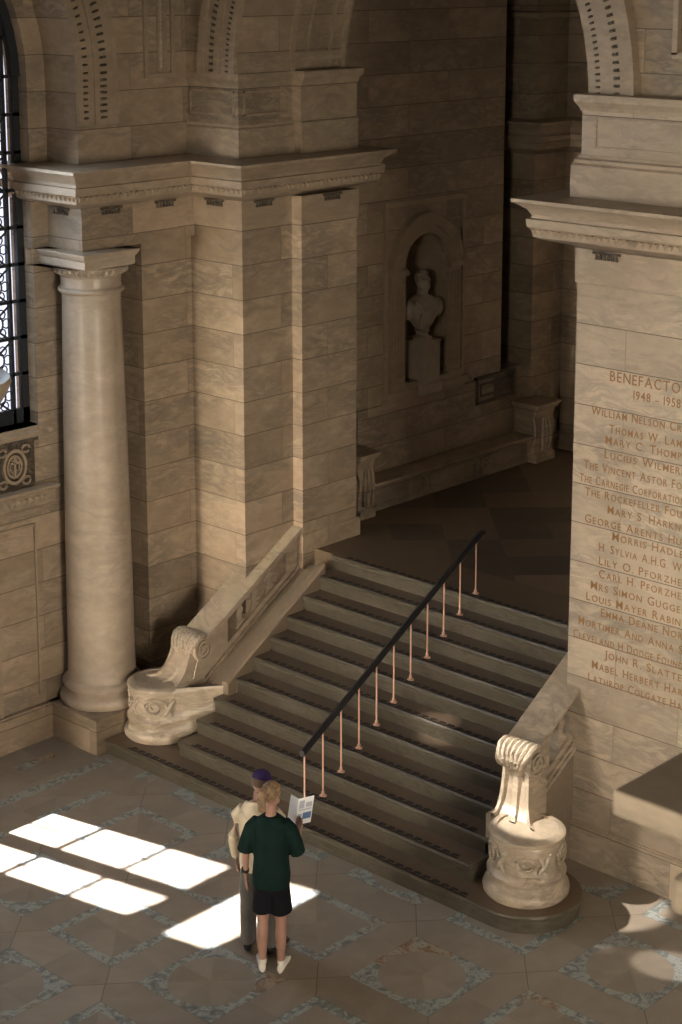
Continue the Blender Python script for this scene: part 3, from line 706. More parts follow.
def newel(parent, cx, cy, side, zc, y_top, xc, mat):
    """carved drum and the scroll that climbs from it to the coping. side=+1: flares to +x"""
    b = MB(); z0 = RZ
    b.lathe([(0,0),(.365,0),(.382,.02),(.387,.055),(.378,.09),(.357,.11),(.345,.12),(.335,.15),(.337,.18),(.352,.20),(.354,.22),(.33,.245),(.312,.26),(.305,.33),(.31,.42),(.322,.50),(.33,.53),(.33,.555),(.318,.575),(.30,.585),(.26,.59),(0,.595)], (cx,cy,z0), 72)
    me = b.build('newel_drum', mat, parent, smooth=40)
    for v in me.data.vertices:
        z = v.co.z - z0
        if .25 < z < .52:
            d = Vector((v.co.x-cx, v.co.y-cy, 0)); n_ = noise.noise(Vector((v.co.x*5, v.co.y*5, v.co.z*7)))
            v.co += d.normalized()*n_*.05
    # wreath of leaves wound round the drum
    b = MB()
    for k in range(5):      # big running spirals carved round the drum
        a0 = -.93 + 2*PI*k/5; pts = []
        for q in range(30):
            t = q/29; rr = .105*(1-.8*t); aa = a0 + (rr*math.cos(t*10+.6))/.31; pts.append((cx+.322*math.cos(aa), cy+.322*math.sin(aa), z0+.40+rr*math.sin(t*10+.6)))
        b.tube(pts, [.022*(1-.55*q/29) for q in range(30)], 6)
        b.tube([(cx+.325*math.cos(a0+.33+.1*q), cy+.325*math.sin(a0+.33+.1*q), z0+.30+.05*q) for q in range(5)], [.012,.028,.034,.026,.008], 6)
        b.tube([(cx+.325*math.cos(a0+.62-.07*q), cy+.325*math.sin(a0+.62-.07*q), z0+.29+.045*q) for q in range(5)], [.010,.022,.028,.020,.008], 6)
    for k in range(0):
        a = 2*PI*k/14
        pts = []
        for q in range(7):
            t = q/6; ang = a + .55*t; r = .318 + .022*math.sin(PI*t); pts.append((cx+r*math.cos(ang), cy+r*math.sin(ang), z0+.275+.235*t - .05*math.sin(PI*t*1.5)))
        b.tube(pts, [.012,.026,.034,.036,.032,.022,.008], 6)
        b.tube([(cx+.332*math.cos(a+.25+.07*math.cos(u)), cy+.332*math.sin(a+.25+.07*math.cos(u)), z0+.36+.035*math.sin(u)) for u in [w*.8 for w in range(9)]], [.016]*5+[.012,.010,.008,.006], 5)
    b.build('leaf_wreath', M_carved, me, smooth=50)
    # rim ribbon
    b = MB()
    rows = []
    for k in range(49):
        a = 2*PI*k/48
        rows.append([(cx+r*math.cos(a), cy+r*math.sin(a), z0+z) for r, z in ((.325,.535),(.342,.555),(.342,.58),(.315,.60),(.27,.605),(.27,.57))])
    b.grid(rows, close_v=True); b.build('rim', mat, me, smooth=40)
    if side < 0:
        b = MB(); e = (xc+.34, cy+.58); c0 = (cx, cy); dx, dy = e[0]-cx, e[1]-cy; an = math.atan2(dy, dx); rows = []
        for r, z in ((.02,.0),(.36,.0),(.382,.03),(.382,.07),(.35,.12),(.335,.15),(.345,.20),(.352,.225),(.32,.26),(.305,.34),(.315,.45),(.33,.53),(.338,.565),(.31,.60),(.25,.585),(.20,.54),(.05,.50)):
            row = []
            for k in range(41):
                a_ = an + PI/2 + PI*k/40; row.append((c0[0]+r*math.cos(a_), c0[1]+r*math.sin(a_), z0+z))
            r2 = min(r, .30)*.72
            for k in range(21):
                a_ = an - PI/2 + PI*k/20; row.append((e[0]+r2*math.cos(a_), e[1]+r2*math.sin(a_), z0 + .20 + z*.62))
            rows.append(row)
        b.grid(rows, close_v=True); b.poly(rows[0][::-1]); b.poly(rows[-1])
        me2 = b.build('swept_basin', mat, parent, smooth=50)
    # scroll : S curve in (y,z) with x easing from drum centre to the coping
    zt = zc(y_top)
    P = [(cx+ (xc-cx)*.45, cy-.02, z0+.565), (cx+(xc-cx)*.60, cy+.06, z0+.585), (cx+(xc-cx)*.76, cy+.16, z0+.68), (cx+(xc-cx)*.90, cy+.245, z0+.88), (cx+(xc-cx)*.97, cy+.27, z0+1.02), (xc, y_top-.13, zt-.14)]
    def cat(P, n=8):
        out = []; Q = [Vector(p) for p in P]; Q = [2*Q[0]-Q[1]] + Q + [2*Q[-1]-Q[-2]]
        for i in range(1, len(Q)-2):
            for k in range(n):
                t = k/n; a, b_, c, d = Q[i-1:i+3]
                out.append(.5*((2*b_) + (c-a)*t + (2*a-5*b_+4*c-d)*t*t + (3*b_-a-3*c+d)*t**3))
        out.append(Q[-2]); return out
    C = cat(P)
    b = MB(); rows = []
    for i, p in enumerate(C):
        t = (C[min(i+1,len(C)-1)] - C[max(i-1,0)]); t.x = 0; t.normalize()
        nrm = Vector((0, -t.z, t.y)); s_ = i/(len(C)-1); W = .155 + .085*(1-s_)**2 - .02*math.sin(PI*s_)
        if nrm.y > 0: nrm = -nrm
        sec = [(-W,0),(-W,.045),(-W+.035,.05),(-W+.045,.02),(-.045,.012),(-.03,.04),(.03,.04),(.045,.012),(W-.045,.02),(W-.035,.05),(W,.045),(W,0)]
        row = [p + Vector((a,0,0)) + nrm*c for a, c in sec]
        back = [Vector((p.x+a, max(p.y+.14, min(y_top+.12, p.y+.25)), p.z-.02)) for a in (W*.9, -W*.9)]
        rows.append(row + back)
    b.grid(rows, close_v=True); b.poly(rows[0]); b.poly(rows[-1][::-1])
    # body filling under the scroll down to the string
    b.prism([(xc-.14, y_top+.02, z0), (xc-.14, y_top+.02, zc(y_top)-.06), (xc-.14, y_top-.06, zc(y_top)-.16), (xc-.14, cy+.25, z0+.6), (xc-.14, cy+.12, z0+.55), (xc-.14, cy+.1, z0)], (.28,0,0))
    b.box(xc-.15, xc+.15, cy+.02, y_top+.05, z0, z0+.56)
    sc = b.build('scroll', mat, parent, smooth=35)
    # volute with spiral ends and shell leaves over its crown
    vc = Vector((xc, y_top-.03, zt-.115)); R = .125
    b = MB()
    for s_ in (-1, 1):
        rows = []
        for k in range(57):
            a = -.3 + 4.4*PI*k/56; r = R*(1 - .82*k/56)
            rows.append([(vc.x + s_*w, vc.y + (r+dr)*math.cos(a+PI), vc.z + (r+dr)*math.sin(a+PI)) for dr, w in ((-.014,.14),(-.014,.195),(.012,.195),(.012,.14))])
        b.grid(rows, close_v=True); b.poly(rows[0]); b.poly(rows[-1][::-1])
    seg = 32
    for k in range(seg):
        a, c = 2*PI*k/seg, 2*PI*(k+1)/seg
        b.poly([(vc.x-.17, vc.y+R*math.cos(a), vc.z+R*math.sin(a)), (vc.x-.17, vc.y+R*math.cos(c), vc.z+R*math.sin(c)), (vc.x+.17, vc.y+R*math.cos(c), vc.z+R*math.sin(c)), (vc.x+.17, vc.y+R*math.cos(a), vc.z+R*math.sin(a))])
    for s_ in (-1, 1): b.poly([(vc.x+s_*.17, vc.y+R*math.cos(2*PI*k/seg), vc.z+R*math.sin(2*PI*k/seg)) for k in range(seg)])
    vo = b.build('volute', mat, parent, smooth=40)
    b = MB()
    for k in range(7):
        f = (k-3)/3; pts = []
        for q in range(9):
            t = q/8; a = PI*.18 + t*PI*1.05; r = R + .018 + .012*math.sin(PI*t)
            xx = vc.x + f*(.05 + .12*math.sin(PI*min(1,t*.9+.1)))
            pts.append((xx, vc.y + r*math.cos(a), vc.z + r*math.sin(a)))
        b.tube(pts, [.010,.020,.026,.029,.029,.027,.022,.016,.008], 7)
    b.tube([(vc.x-.06, vc.y+.14, vc.z+.12),(vc.x-.02, vc.y+.19, vc.z+.16),(vc.x+.03, vc.y+.2, vc.z+.15),(vc.x+.06, vc.y+.16, vc.z+.13)], [.02,.03,.03,.015], 7)
    b.build('shell_leaf', M_carved, vo, smooth=50)

zcL = lambda y: 1.355 + .60*(y-12.70)
zsL = lambda y: RZ + (y-Y0)/TR*RZ - .065
bl = balustrade('stone_balustrade', 'carved marble balustrade on the shaded left edge of the steps, next to the round column', lambda d: -13.77 + d, zcL, zsL, 12.42, 13.90, 4, (12.82, 13.72), M_white, M_carved, .54)
newel(bl, -13.90, 12.03, -1, zcL, 12.42, -13.77, M_white)
zcR = lambda y: 1.40 + .615*(y-12.50)
zsR = lambda y: .86 + .60*(y-12.50)
br_ = balustrade('stone_balustrade', 'sunlit carved marble balustrade ending in a shell scroll below the inscribed names', lambda d: -9.33 - d, zcR, zsR, 12.36, 13.95, 4, (12.66, 13.60), M_white, M_carved, .20)
newel(br_, -8.97, 12.00, 1, zcR, 12.36, -9.30, M_white)

# ------------------------------------------------------------------ brass handrail in the middle of the steps
RXX = -11.33
hr = empty('handrail', (RXX, Y0, 0), 'black topped handrail on slim brass posts running up the middle of the steps', 'handrail')
def rail_z(y): return .162 + .71 + (y-(Y0+.117))*((11*RZ+.605) - (RZ+.71))/(10*TR)
ya, yb = Y0+.117-.03, Y0+.117+10*TR+.05
b = MB(); sec = [(-.034,-.012),(-.026,.024),(0,.036),(.026,.024),(.034,-.012),(.02,-.032),(-.02,-.032)]
b.grid([[(RXX+a, y, rail_z(y)+c) for a, c in sec] for y in (ya, yb)], close_v=True)
b.poly([(RXX+a, ya, rail_z(ya)+c) for a, c in sec]); b.poly([(RXX+a, yb, rail_z(yb)+c) for a, c in sec[::-1]])
b.tube([(RXX, yb-.01, rail_z(yb)), (RXX, yb+.05, rail_z(yb)+.012), (RXX, yb+.09, rail_z(yb)-.004)], [.034,.033,.02], 10)
b.build('rail', M_black, hr, smooth=40)
for k in range(1, 12):
    y = Y0+.117+TR*(k-1); z = RZ*k
    b = MB(); b.lathe([(0,0),(.009,.0),(.0085,.3),(.0085,rail_z(y)-z-.03),(0,rail_z(y)-z-.03)], (RXX,y,z), 12); p = b.build('post', M_brass, hr, smooth=40)
    b = MB(); b.lathe([(0,0),(.036,0),(.036,.008),(.026,.012),(.018,.022),(.014,.03),(.018,.042),(.012,.05),(0,.05)], (RXX,y,z), 16); b.build('foot_flange', M_brass, p, smooth=40)

# ---- upper window sized for a sun patch; unseen sun block added outside
b = MB()
b.box(-15.4, -15.32, 8.45, 10.15, 9.3, 9.80); b.box(-15.4, -15.32, 8.45, 10.15, 11.25, 11.9); b.box(-15.4, -15.32, 8.45, 8.55, 9.8, 11.25); b.box(-15.4, -15.32, 10.02, 10.15, 9.8, 11.25); b.box(-15.37,-15.34, 9.25, 9.27, 9.8, 11.25)
w2 = struct(b.build('window_2', M_iron))
b = MB(); b.box(-16.5, -15.85, 9.74, 11.46, 0, TOP); struct(b.build('sun_block_outside', M_wall))  # unseen block added to keep sun out of the side light

# ------------------------------------------------------------------ passage behind the stair arch
NX = -14.30; NC = 16.78; NH = .40; NB = 3.20; NS = 4.60
b = MB(); arch_wall(b, mpx(NX), YE-.2, 18.32, L-.1, 9.2, NC, NH, NB, NS, .04, back=False)
b.box(-14.7, NX, 18.32, 19.03, L-.1, 3.03); struct(b.build('wall_niche', M_wall))
b = MB()   # half-round recess with quarter-dome head
n = 20; rows = []
for z in (NB, 3.6, 4.1, NS): rows.append([(NX-.04-NH*.95*math.sin(PI*k/n), NC-NH*math.cos(PI*k/n), z) for k in range(n+1)])
for q in range(1, 11):
    a = PI/2*q/10; rows.append([(NX-.04-NH*.95*math.sin(PI*k/n)*math.cos(a), NC-NH*math.cos(PI*k/n)*math.cos(a), NS+NH*math.sin(a)) for k in range(n+1)])
b.grid(rows); b.poly([(NX-.04-NH*.95*math.sin(PI*k/n), NC-NH*math.cos(PI*k/n), NB) for k in range(n+1)])
struct(b.build('wall_niche_recess', M_niche, smooth=50))
# niche surround
b = MB(); mp = mpx(NX)
b.box(NX, NX+.035, NC-.755, NC-.70, 2.98, 5.43); b.box(NX, NX+.035, NC+.70, NC+.755, 2.98, 5.43); b.box(NX, NX+.034, NC-.70, NC+.70, 5.37, 5.43)
struct(b.build('trim_niche_frame', M_niche))
b = MB(); arc_band(b, mp, NC, NS, NH, NH+.10, 0, -.04, 28); arc_band(b, mp, NC, NS, NH+.10, NH+.24, 0, -.075, 28); arc_band(b, mp, NC, NS, NH+.24, NH+.265, 0, -.095, 28)
struct(b.build('trim_niche_arch', M_niche, smooth=30))
b = MB()
for s_ in (-1, 1):
    ya, yb2 = sorted((NC+s_*NH, NC+s_*(NH+.25)))
    b.box(NX, NX+.05, ya, yb2, 3.12, NS-.06); b.box(NX, NX+.11, ya-.01, yb2+.01, NS-.06, NS-.015); b.box(NX, NX+.085, ya, yb2, NS-.015, NS+.01); b.box(NX, NX+.075, ya-.005, yb2+.005, 3.12, 3.22)
    for q in range(4):
        yy = ya+.03+q*.056; b.box(NX+.05, NX+.062, yy, yy+.02, 3.28, NS-.12)
struct(b.build('trim_niche_pilaster', M_niche))
b = MB(); b.box(NX-.05, NX+.10, NC-.76, NC+.76, 3.04, 3.12); b.box(NX, NX+.07, NC-.72, NC+.72, 2.98, 3.04); b.box(NX-.04,NX+.09,NC-.40,NC+.40,3.12,3.20); struct(b.build('trim_niche_sill', M_niche))
# smooth dado behind the bench, greek-key panels at its ends
b = MB(); b.box(NX, NX+.03, 15.55, 18.15, 2.2, 2.98); struct(b.build('trim_bench_back', M_wall))
b = MB()
for y0, y1, z0, z1 in ((17.78, 18.60, 2.66, 3.02), (14.80, 15.52, 2.66, 3.02)):
    b.box(NX-.1, NX+.02, y0, y1, z0, z1); frame_x(b, y0, y1, z0, z1, NX+.02, .03, .04); frame_x(b, y0+.09, y1-.09, z0+.09, z1-.09, NX+.02, .02, .03)
struct(b.build('trim_key_panel', M_dark))

# bench
bench = empty('marble_bench', (-14.15, 17.1, L), 'long shadowed marble bench against the wall under the niche', 'bench')
b = MB(); b.box(NX+.02, -13.93, 15.40, 18.72, 2.09, 2.165); b.build('seat', M_wall, bench, bevel=.02)
b = MB(); b.box(NX+.02, -14.04, 15.40, 18.66, L-.002, 2.09)
for y0, y1 in ((15.6,16.5),(16.6,17.5),(17.6,18.5)): frame_x(b, y0, y1, L+.06, 2.05, -14.04, .012, .02)
b.build('riser_panel', M_wall, bench)
def end_block(y0, y1, zt, name):
    b = MB(); xf = -13.90
    pts = [(NX+.02, L), (xf, L), (xf, L+.10), (xf-.04, L+.13), (xf-.05, L+.20), (xf-.02, L+.34), (xf-.01, L+.48), (xf-.05, L+.60), (xf-.02, L+.70), (xf-.02, zt-.07), (NX+.02, zt-.07)]
    b.prism([(x, y0, z) for x, z in pts], (0, y1-y0, 0))
    o = b.build('end_block', M_wall, bench, bevel=.012)
    b = MB(); b.box(NX+.02, xf+.03, y0-.03, y1+.03, zt-.07, zt-.03); b.box(NX+.02, xf+.05, y0-.05, y1+.05, zt-.03, zt); b.build('cap', M_mould, o, bevel=.008)
    b = MB(); rows = []
    for k in range(33):
        a = 3.4*PI*k/32; r = .085*(1-.75*k/32); rows.append([(xf-.03+w, (y0+y1)/2+ r*math.cos(a), L+.56+r*math.sin(a)) for w in (.0,.03)])
    for y in (y0-.012, y1+.0):
        b.box(xf-.22, xf-.06, y, y+.012, L+.14, L+.5)
    for k in range(3): b.tube([(xf+.0, (y0+y1)/2+(k-1)*.07, L+.16), (xf+.01, (y0+y1)/2+(k-1)*.08, L+.40), (xf-.01, (y0+y1)/2+(k-1)*.05, L+.60)], [.018,.026,.012], 6)
    b.build('carved_scroll', M_wall, o)
end_block(15.20, 15.47, 2.58, 'a'); end_block(18.60, 19.02, 2.58, 'b')

# pedestal and bust in the niche
ped = empty('bust_pedestal', (NX-.02, NC-.03, NB), 'square stone pedestal standing in the arched niche under the bust', 'pedestal')
PX, PY = NX+.0, NC-.03
b = MB(); b.box(PX-.2, PX+.16, PY-.16, PY+.16, 3.02, 3.66); b.build('die', M_bust, ped, bevel=.006)
b = MB(); b.box(PX-.22, PX+.18, PY-.185, PY+.185, 3.02, 3.16); b.build('foot', M_bust, ped, bevel=.008)
b = MB(); b.box(PX-.21, PX+.17, PY-.175, PY+.175, 3.66, 3.69); b.build('cap', M_bust, ped, bevel=.008)

def remeshed(o, voxel, smooth=4, fac=.5):
    r = o.modifiers.new('remesh', 'REMESH'); r.mode = 'VOXEL'; r.voxel_size = voxel; r.use_smooth_shade = True
    if smooth: sm = o.modifiers.new('smooth', 'SMOOTH'); sm.factor = fac; sm.iterations = smooth
    return o
def ell(b, c, r, rot=None, n=16, m=12):
    rows = []
    for i in range(m+1):
        a = PI*i/m; row = []
        for j in range(n):
            t = 2*PI*j/n; v = Vector((r[0]*math.sin(a)*math.cos(t), r[1]*math.sin(a)*math.sin(t), r[2]*math.cos(a)))
            if rot: v = rot @ v
            row.append(Vector(c)+v)
        rows.append(row)
    b.grid(rows, close_v=True)
def loft(b, secs, n=20, power=2.4):
    rows = []
    for cx, cy, cz, rx, ry in secs:
        row = []
        for j in range(n):
            t = 2*PI*j/n; c, s_ = math.cos(t), math.sin(t)
            row.append((cx + rx*math.copysign(abs(c)**(2/power), c), cy + ry*math.copysign(abs(s_)**(2/power), s_), cz))
        rows.append(row)
    b.grid(rows, close_v=True); b.poly(rows[0][::-1]); b.poly(rows[-1])
def local(o, loc, rz): 
    for v in o.data.vertices: v.co = Matrix.Rotation(rz, 3, 'Z') @ v.co + Vector(loc)

# bust : local y = facing, built at true size
bust = empty('portrait_bust', (PX, PY, 3.69), 'pale marble bust of a person with draped shoulders in the arched niche', 'bust')
b = MB()
ell(b, (0,.01,.72), (.078,.098,.115)); ell(b, (0,.06,.665), (.055,.055,.06))
loft(b, [(0,-.005,.50,.075,.08),(0,0,.56,.062,.066),(0,.005,.64,.058,.064)])
b.tube([(0,.10,.75),(0,.125,.71),(0,.10,.695)], [.012,.018,.014], 6)
for s_ in (-1,1):
    ell(b, (s_*.08,.0,.715), (.014,.022,.034)); ell(b, (s_*.035,.085,.745), (.03,.02,.012)); 
loft(b, [(0,0,.12,.07,.07),(0,0,.20,.14,.11),(0,-.005,.33,.235,.135),(0,-.01,.44,.265,.13),(0,-.01,.50,.20,.11),(0,-.01,.545,.085,.085)])
for s_ in (-1,1): ell(b, (s_*.235,-.01,.38), (.075,.10,.13))
for k in range(5): b.tube([(-.2+.02*k,.07,.50),(-.10+.03*k,.13,.40),(.02+.03*k,.14,.30),(.06+.02*k,.12,.20)], .018, 6)
for k in range(3): b.tube([(.17-.02*k,.08,.50),(.12,.135,.40),(.08-.03*k,.14,.28)], .016, 6)
fig = b.build('figure', M_bust, bust); remeshed(fig, .008, 3)
b = MB()
for k in range(26):
    a = random.uniform(0, 2*PI); e = random.uniform(.15, 1.35)
    if math.sin(a) > .35 and e < .8: continue
    ell(b, (.072*math.cos(a)*math.cos(e), -.005+.088*math.sin(a)*math.cos(e), .745+.10*math.sin(e)), (.026,.026,.022), n=8, m=6)
ell(b, (0,-.02,.75), (.082,.09,.10))
hair = b.build('hair', M_bust, bust); remeshed(hair, .008, 2)
b = MB(); b.lathe([(0,0),(.125,0),(.125,.025),(.10,.035),(.075,.05),(.07,.075),(.085,.10),(.095,.115),(.07,.14),(0,.14)], (0,0,0), 28)
soc = b.build('socle', M_bust, bust, smooth=40)
for o in (fig, hair, soc): local(o, (PX, PY, 3.69), -PI/2 - .15)

# far wall of the passage
b = MB(); b.box(-16.0, -14.2, 18.84, 24, 2.64, 9.2); b.box(-16, -14.23, 19.03, 19.5, L, 2.64); struct(b.build('wall_far_pier', M_wall))
b = MB(); b.box(-14.2, -5.5, 19.50, 20, L-.1, 9.2); struct(b.build('wall_far', M_wall))
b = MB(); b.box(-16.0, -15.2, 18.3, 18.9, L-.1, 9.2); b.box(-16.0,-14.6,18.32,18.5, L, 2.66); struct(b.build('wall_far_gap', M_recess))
b = MB(); b.sweep([(-15.2,18.84),(-14.2,18.84),(-14.2,19.50),(-5.5,19.50)], [(d*.75, z+.02) for d, z in CORN]); struct(b.build('trim_cornice_far', M_mould))
b = MB(); b.sweep([(-15.2,18.84),(-14.2,18.84),(-14.2,19.50),(-5.5,19.50)], [(0,7.52),(.06,7.54),(.08,7.60),(0,7.62)]); b.sweep([(-15.2,18.84),(-14.2,18.84),(-14.2,19.50),(-5.5,19.50)], [(0,6.9),(.03,6.91),(.03,6.95),(0,6.96)]); struct(b.build('trim_far_band', M_mould))
b = MB(); b.sweep([(-14.23,19.03),(-14.23,19.50),(-5.5,19.50)], [(0,L),(.05,L),(.05,L+.20),(.02,L+.23),(0,L+.23)]); struct(b.build('baseboard_far', M_wall))
b = MB(); frame_x(b, 19.06, 19.44, L+.30, L+.95, -14.23, .02, .03); struct(b.build('trim_far_panel', M_mould))
b = MB(); b.box(-16.0, -5.5, YE, 20, 9.2, 9.5); struct(b.build('ceiling_passage', M_ceil))
b = MB(); b.box(-5.6, -5.4, 14.8, 20, 0, 9.5); struct(b.build('wall_passage_right', M_wall))

# ------------------------------------------------------------------ shell of the hall (behind and above the viewer)
b = MB(); b.box(-16.2, 6.2, -8.2, 24, TOP, TOP+.3); struct(b.build('ceiling', M_ceil))
b = MB(); b.box(6.0, 6.2, -8.2, 24, 0, TOP); struct(b.build('wall_right', M_wall))
b = MB(); b.box(-16.2, 6.2, 23.9, 24.1, 0, TOP); b.box(-15.5,-15.2, 12.46, 24, 0, TOP); b.box(-4.6, 6.2, 13.3, 14.0, 0, TOP); struct(b.build('wall_back', M_wall))
b = MB()
b.box(-16.2, 6.2, -8.2, -8.0, 0, TOP)
struct(b.build('wall_front', M_wall))

# ------------------------------------------------------------------ foreground ledges and torchere bowl
ped2 = empty('stone_ledge', (-1.9, 3.6, 6.3), 'blurred brown stone ledge corner jutting in at the lower right, the larger and upper one', 'ledge')
b = MB(); b.box(-2.184, -.9, 3.239, 4.6, 6.338, 6.40); b.build('slab', M_mouldR, ped2, bevel=.008)
b = MB(); b.box(-1.78, -.95, 3.6, 4.5, 0, 6.338); b.build('support', M_wall, ped2)
b = MB(); b.box(-1.769, -.9, 2.826, 3.2, 6.42, 6.50); b.box(-1.58, -.95, 2.92, 3.15, 0, 6.42); o = b.build('stone_coping', M_mouldR, bevel=.02); tag(o, 'small blurred pale stone corner at the right edge, below the larger brown ledge', 'ledge')
tor = empty('torchere', (-10.06, 6.80, 0), 'pale stone lamp bowl cut off by the left edge, in front of the window grille', 'lamp')
TX, TY = -10.06, 6.80
b = MB(); b.lathe([(0,5.10),(.06,5.10),(.16,5.16),(.30,5.24),(.42,5.34),(.475,5.43),(.485,5.45),(.50,5.49),(.49,5.52),(.42,5.48),(.0,5.30)], (TX,TY,0), 48); b.build('bowl', M_mouldR, tor, smooth=35)
b = MB(); b.lathe([(0,0),(.35,0),(.35,.25),(.25,.3),(.14,.6),(.10,1.2),(.09,2.4),(.08,3.6),(.06,4.6),(.07,5.0),(.06,5.14),(0,5.14)], (TX,TY,0), 32); b.build('stem', M_mouldR, tor, smooth=35)
tor.location = (TX, TY, 0)
for ch in tor.children: ch.matrix_parent_inverse = Matrix.Translation((-TX, -TY, 0))

# ------------------------------------------------------------------ people
M_skin = plain('skin', (.36,.20,.145), .55, var=.08, vscale=6)
M_hair_b = plain('blond_hair', (.26,.165,.085), .5, var=.45, vscale=30, bump=.5, bscale=80)
M_hair_d = plain('brown_hair', (.10,.06,.04), .6, bump=.4)
M_green = plain('dark_green_cotton', (.007,.020,.017), .85, bump=.25, bscale=14, var=.2)
M_shorts = plain('black_shorts_cloth', (.008,.008,.011), .8, bump=.2, bscale=16)
M_cream = plain('cream_jersey', (.62,.53,.40), .85, bump=.3, bscale=16, var=.12)
M_grey = plain('grey_trouser_cloth', (.13,.12,.11), .85, bump=.3, bscale=14, var=.15)
M_shoe_w = plain('white_canvas', (.75,.70,.62), .6)
M_shoe_b = plain('black_leather', (.012,.012,.014), .5)
M_cap = plain('purple_cap_cloth', (.035,.022,.085), .75)
M_paper = plain('white_paper', (.80,.80,.80), .6)
M_ink1 = plain('blue_print', (.10,.18,.35), .6); M_ink2 = plain('grey_print', (.45,.47,.52), .6)

def hand(b, wrist, dirv, palm, thumb_side, curl=.35, s=1.0):
    """palm and five fingers; dirv along the hand, palm = palm normal (fingers curl towards it)"""
    d = Vector(dirv).normalized(); n = Vector(palm).normalized(); n = (n - d*n.dot(d)).normalized(); w = d.cross(n).normalized()*thumb_side
    W0 = Vector(wrist)
    for f in (-1.1, -.4, .4, 1.1):
        b.tube([W0 + w*f*.012*s, W0 + d*.045*s + w*f*.017*s, W0 + d*.085*s + w*f*.021*s], [.015*s,.0145*s,.012*s], 8)
    for i, ln in enumerate((.068,.078,.073,.056)):
        off = w*(.030-.0205*i)*s; p = W0 + d*.085*s + off; pts = [p]; dd = d.copy()
        for q in range(3):
            dd = (dd + n*curl).normalized(); p = p + dd*ln*s*(.45,.32,.23)[q]; pts.append(p)
        b.tube(pts, [.0095*s,.009*s,.0082*s,.0065*s], 8)
    p0 = W0 + d*.022*s + w*.020*s
    b.tube([p0, p0 + (d*.55+w*.8)*.032*s + n*.006*s, p0 + (d*.85+w*.55)*.062*s + n*.016*s, p0 + d*.078*s + w*.042*s + n*.03*s], [.014*s,.0115*s,.0095*s,.0075*s], 8)

def head(b, c, yaw, tilt, s=1.0):
    R = Matrix.Rotation(yaw, 3, 'Z') @ Matrix.Rotation(tilt, 3, 'X'); c = Vector(c)
    P = lambda x, y, z: c + R @ (Vector((x, y, z))*s)
    ell(b, P(0,-.008,.022), (.074*s,.092*s,.092*s), R); ell(b, P(0,.022,-.03), (.060*s,.066*s,.078*s), R); ell(b, P(0,.052,-.082), (.026*s,.022*s,.022*s), R)
    b.tube([P(0,.078,.022), P(0,.098,-.002), P(0,.106,-.022), P(0,.086,-.034)], [.008*s,.011*s,.015*s,.011*s], 8)
    for q in (-1, 1):
        ell(b, P(q*.031,.070,.022), (.019*s,.016*s,.013*s), R); ell(b, P(q*.030,.078,.040), (.024*s,.012*s,.007*s), R); ell(b, P(q*.076,-.006,-.004), (.010*s,.020*s,.031*s), R); ell(b, P(q*.045,.05,-.028), (.024*s,.026*s,.024*s), R)
    ell(b, P(0,.083,-.054), (.024*s,.011*s,.0065*s), R); ell(b, P(0,.081,-.064), (.020*s,.011*s,.007*s), R)
    return P, R

def shoe(b, heel, ang, s=1.0):
    h = Vector(heel); R = Matrix.Rotation(ang, 3, 'Z')
    rows = []
    for y, hw, zt in ((-.035,.018,.05),(-.03,.032,.085),(0,.037,.095),(.05,.038,.095),(.10,.042,.075),(.15,.047,.058),(.19,.043,.048),(.215,.028,.036),(.225,.012,.028)):
        rows.append([h + R @ (Vector((hw*math.cos(t)*(1.0 if math.sin(t) < .3 else .82), y, max(0, .045 + (zt-.045)*math.sin(t) if math.sin(t) > 0 else .045+.045*math.sin(t))))*s) for t in [2*PI*k/14 for k in range(14)]])
    b.grid(rows, close_v=True); b.poly(rows[0][::-1]); b.poly(rows[-1])

def place(parts, loc, rz, sc=(1,1,1)):
    M = Matrix.Translation(loc) @ Matrix.Rotation(rz, 4, 'Z') @ Matrix.Diagonal((*sc, 1))
    for o in parts:
        for v in o.data.vertices: v.co = M @ v.co

# ---- woman (local: x right, y forward)
wl = (-9.87, 9.71, 0); wr = math.radians(33)
woman = empty('person', wl, 'person from behind in dark green t-shirt and black shorts, blond ponytail, holding a leaflet', 'person')
b = MB()
loft(b, [(0,0,.80,.155,.115),(0,.0,.86,.170,.125),(0,0,.93,.160,.115),(0,.005,1.03,.135,.10),(0,.01,1.13,.142,.105),(0,.01,1.24,.160,.11),(0,.0,1.33,.165,.10),(0,-.005,1.385,.12,.075),(0,-.005,1.41,.06,.06)])
for q in (-1, 1):
    b.tube([(q*.082,0,.86),(q*.088,.008,.68),(q*.092,.012,.50),(q*.093,.008,.44),(q*.094,-.012,.33),(q*.094,-.012,.24),(q*.093,-.004,.12),(q*.093,0,.06)], [.094,.085,.062,.055,.058,.050,.036,.036], 14, upv=(0,1,0))
b.tube([(0,-.01,1.36),(0,.005,1.42),(0,.018,1.50)], [.062,.052,.052], 12, upv=(0,1,0))
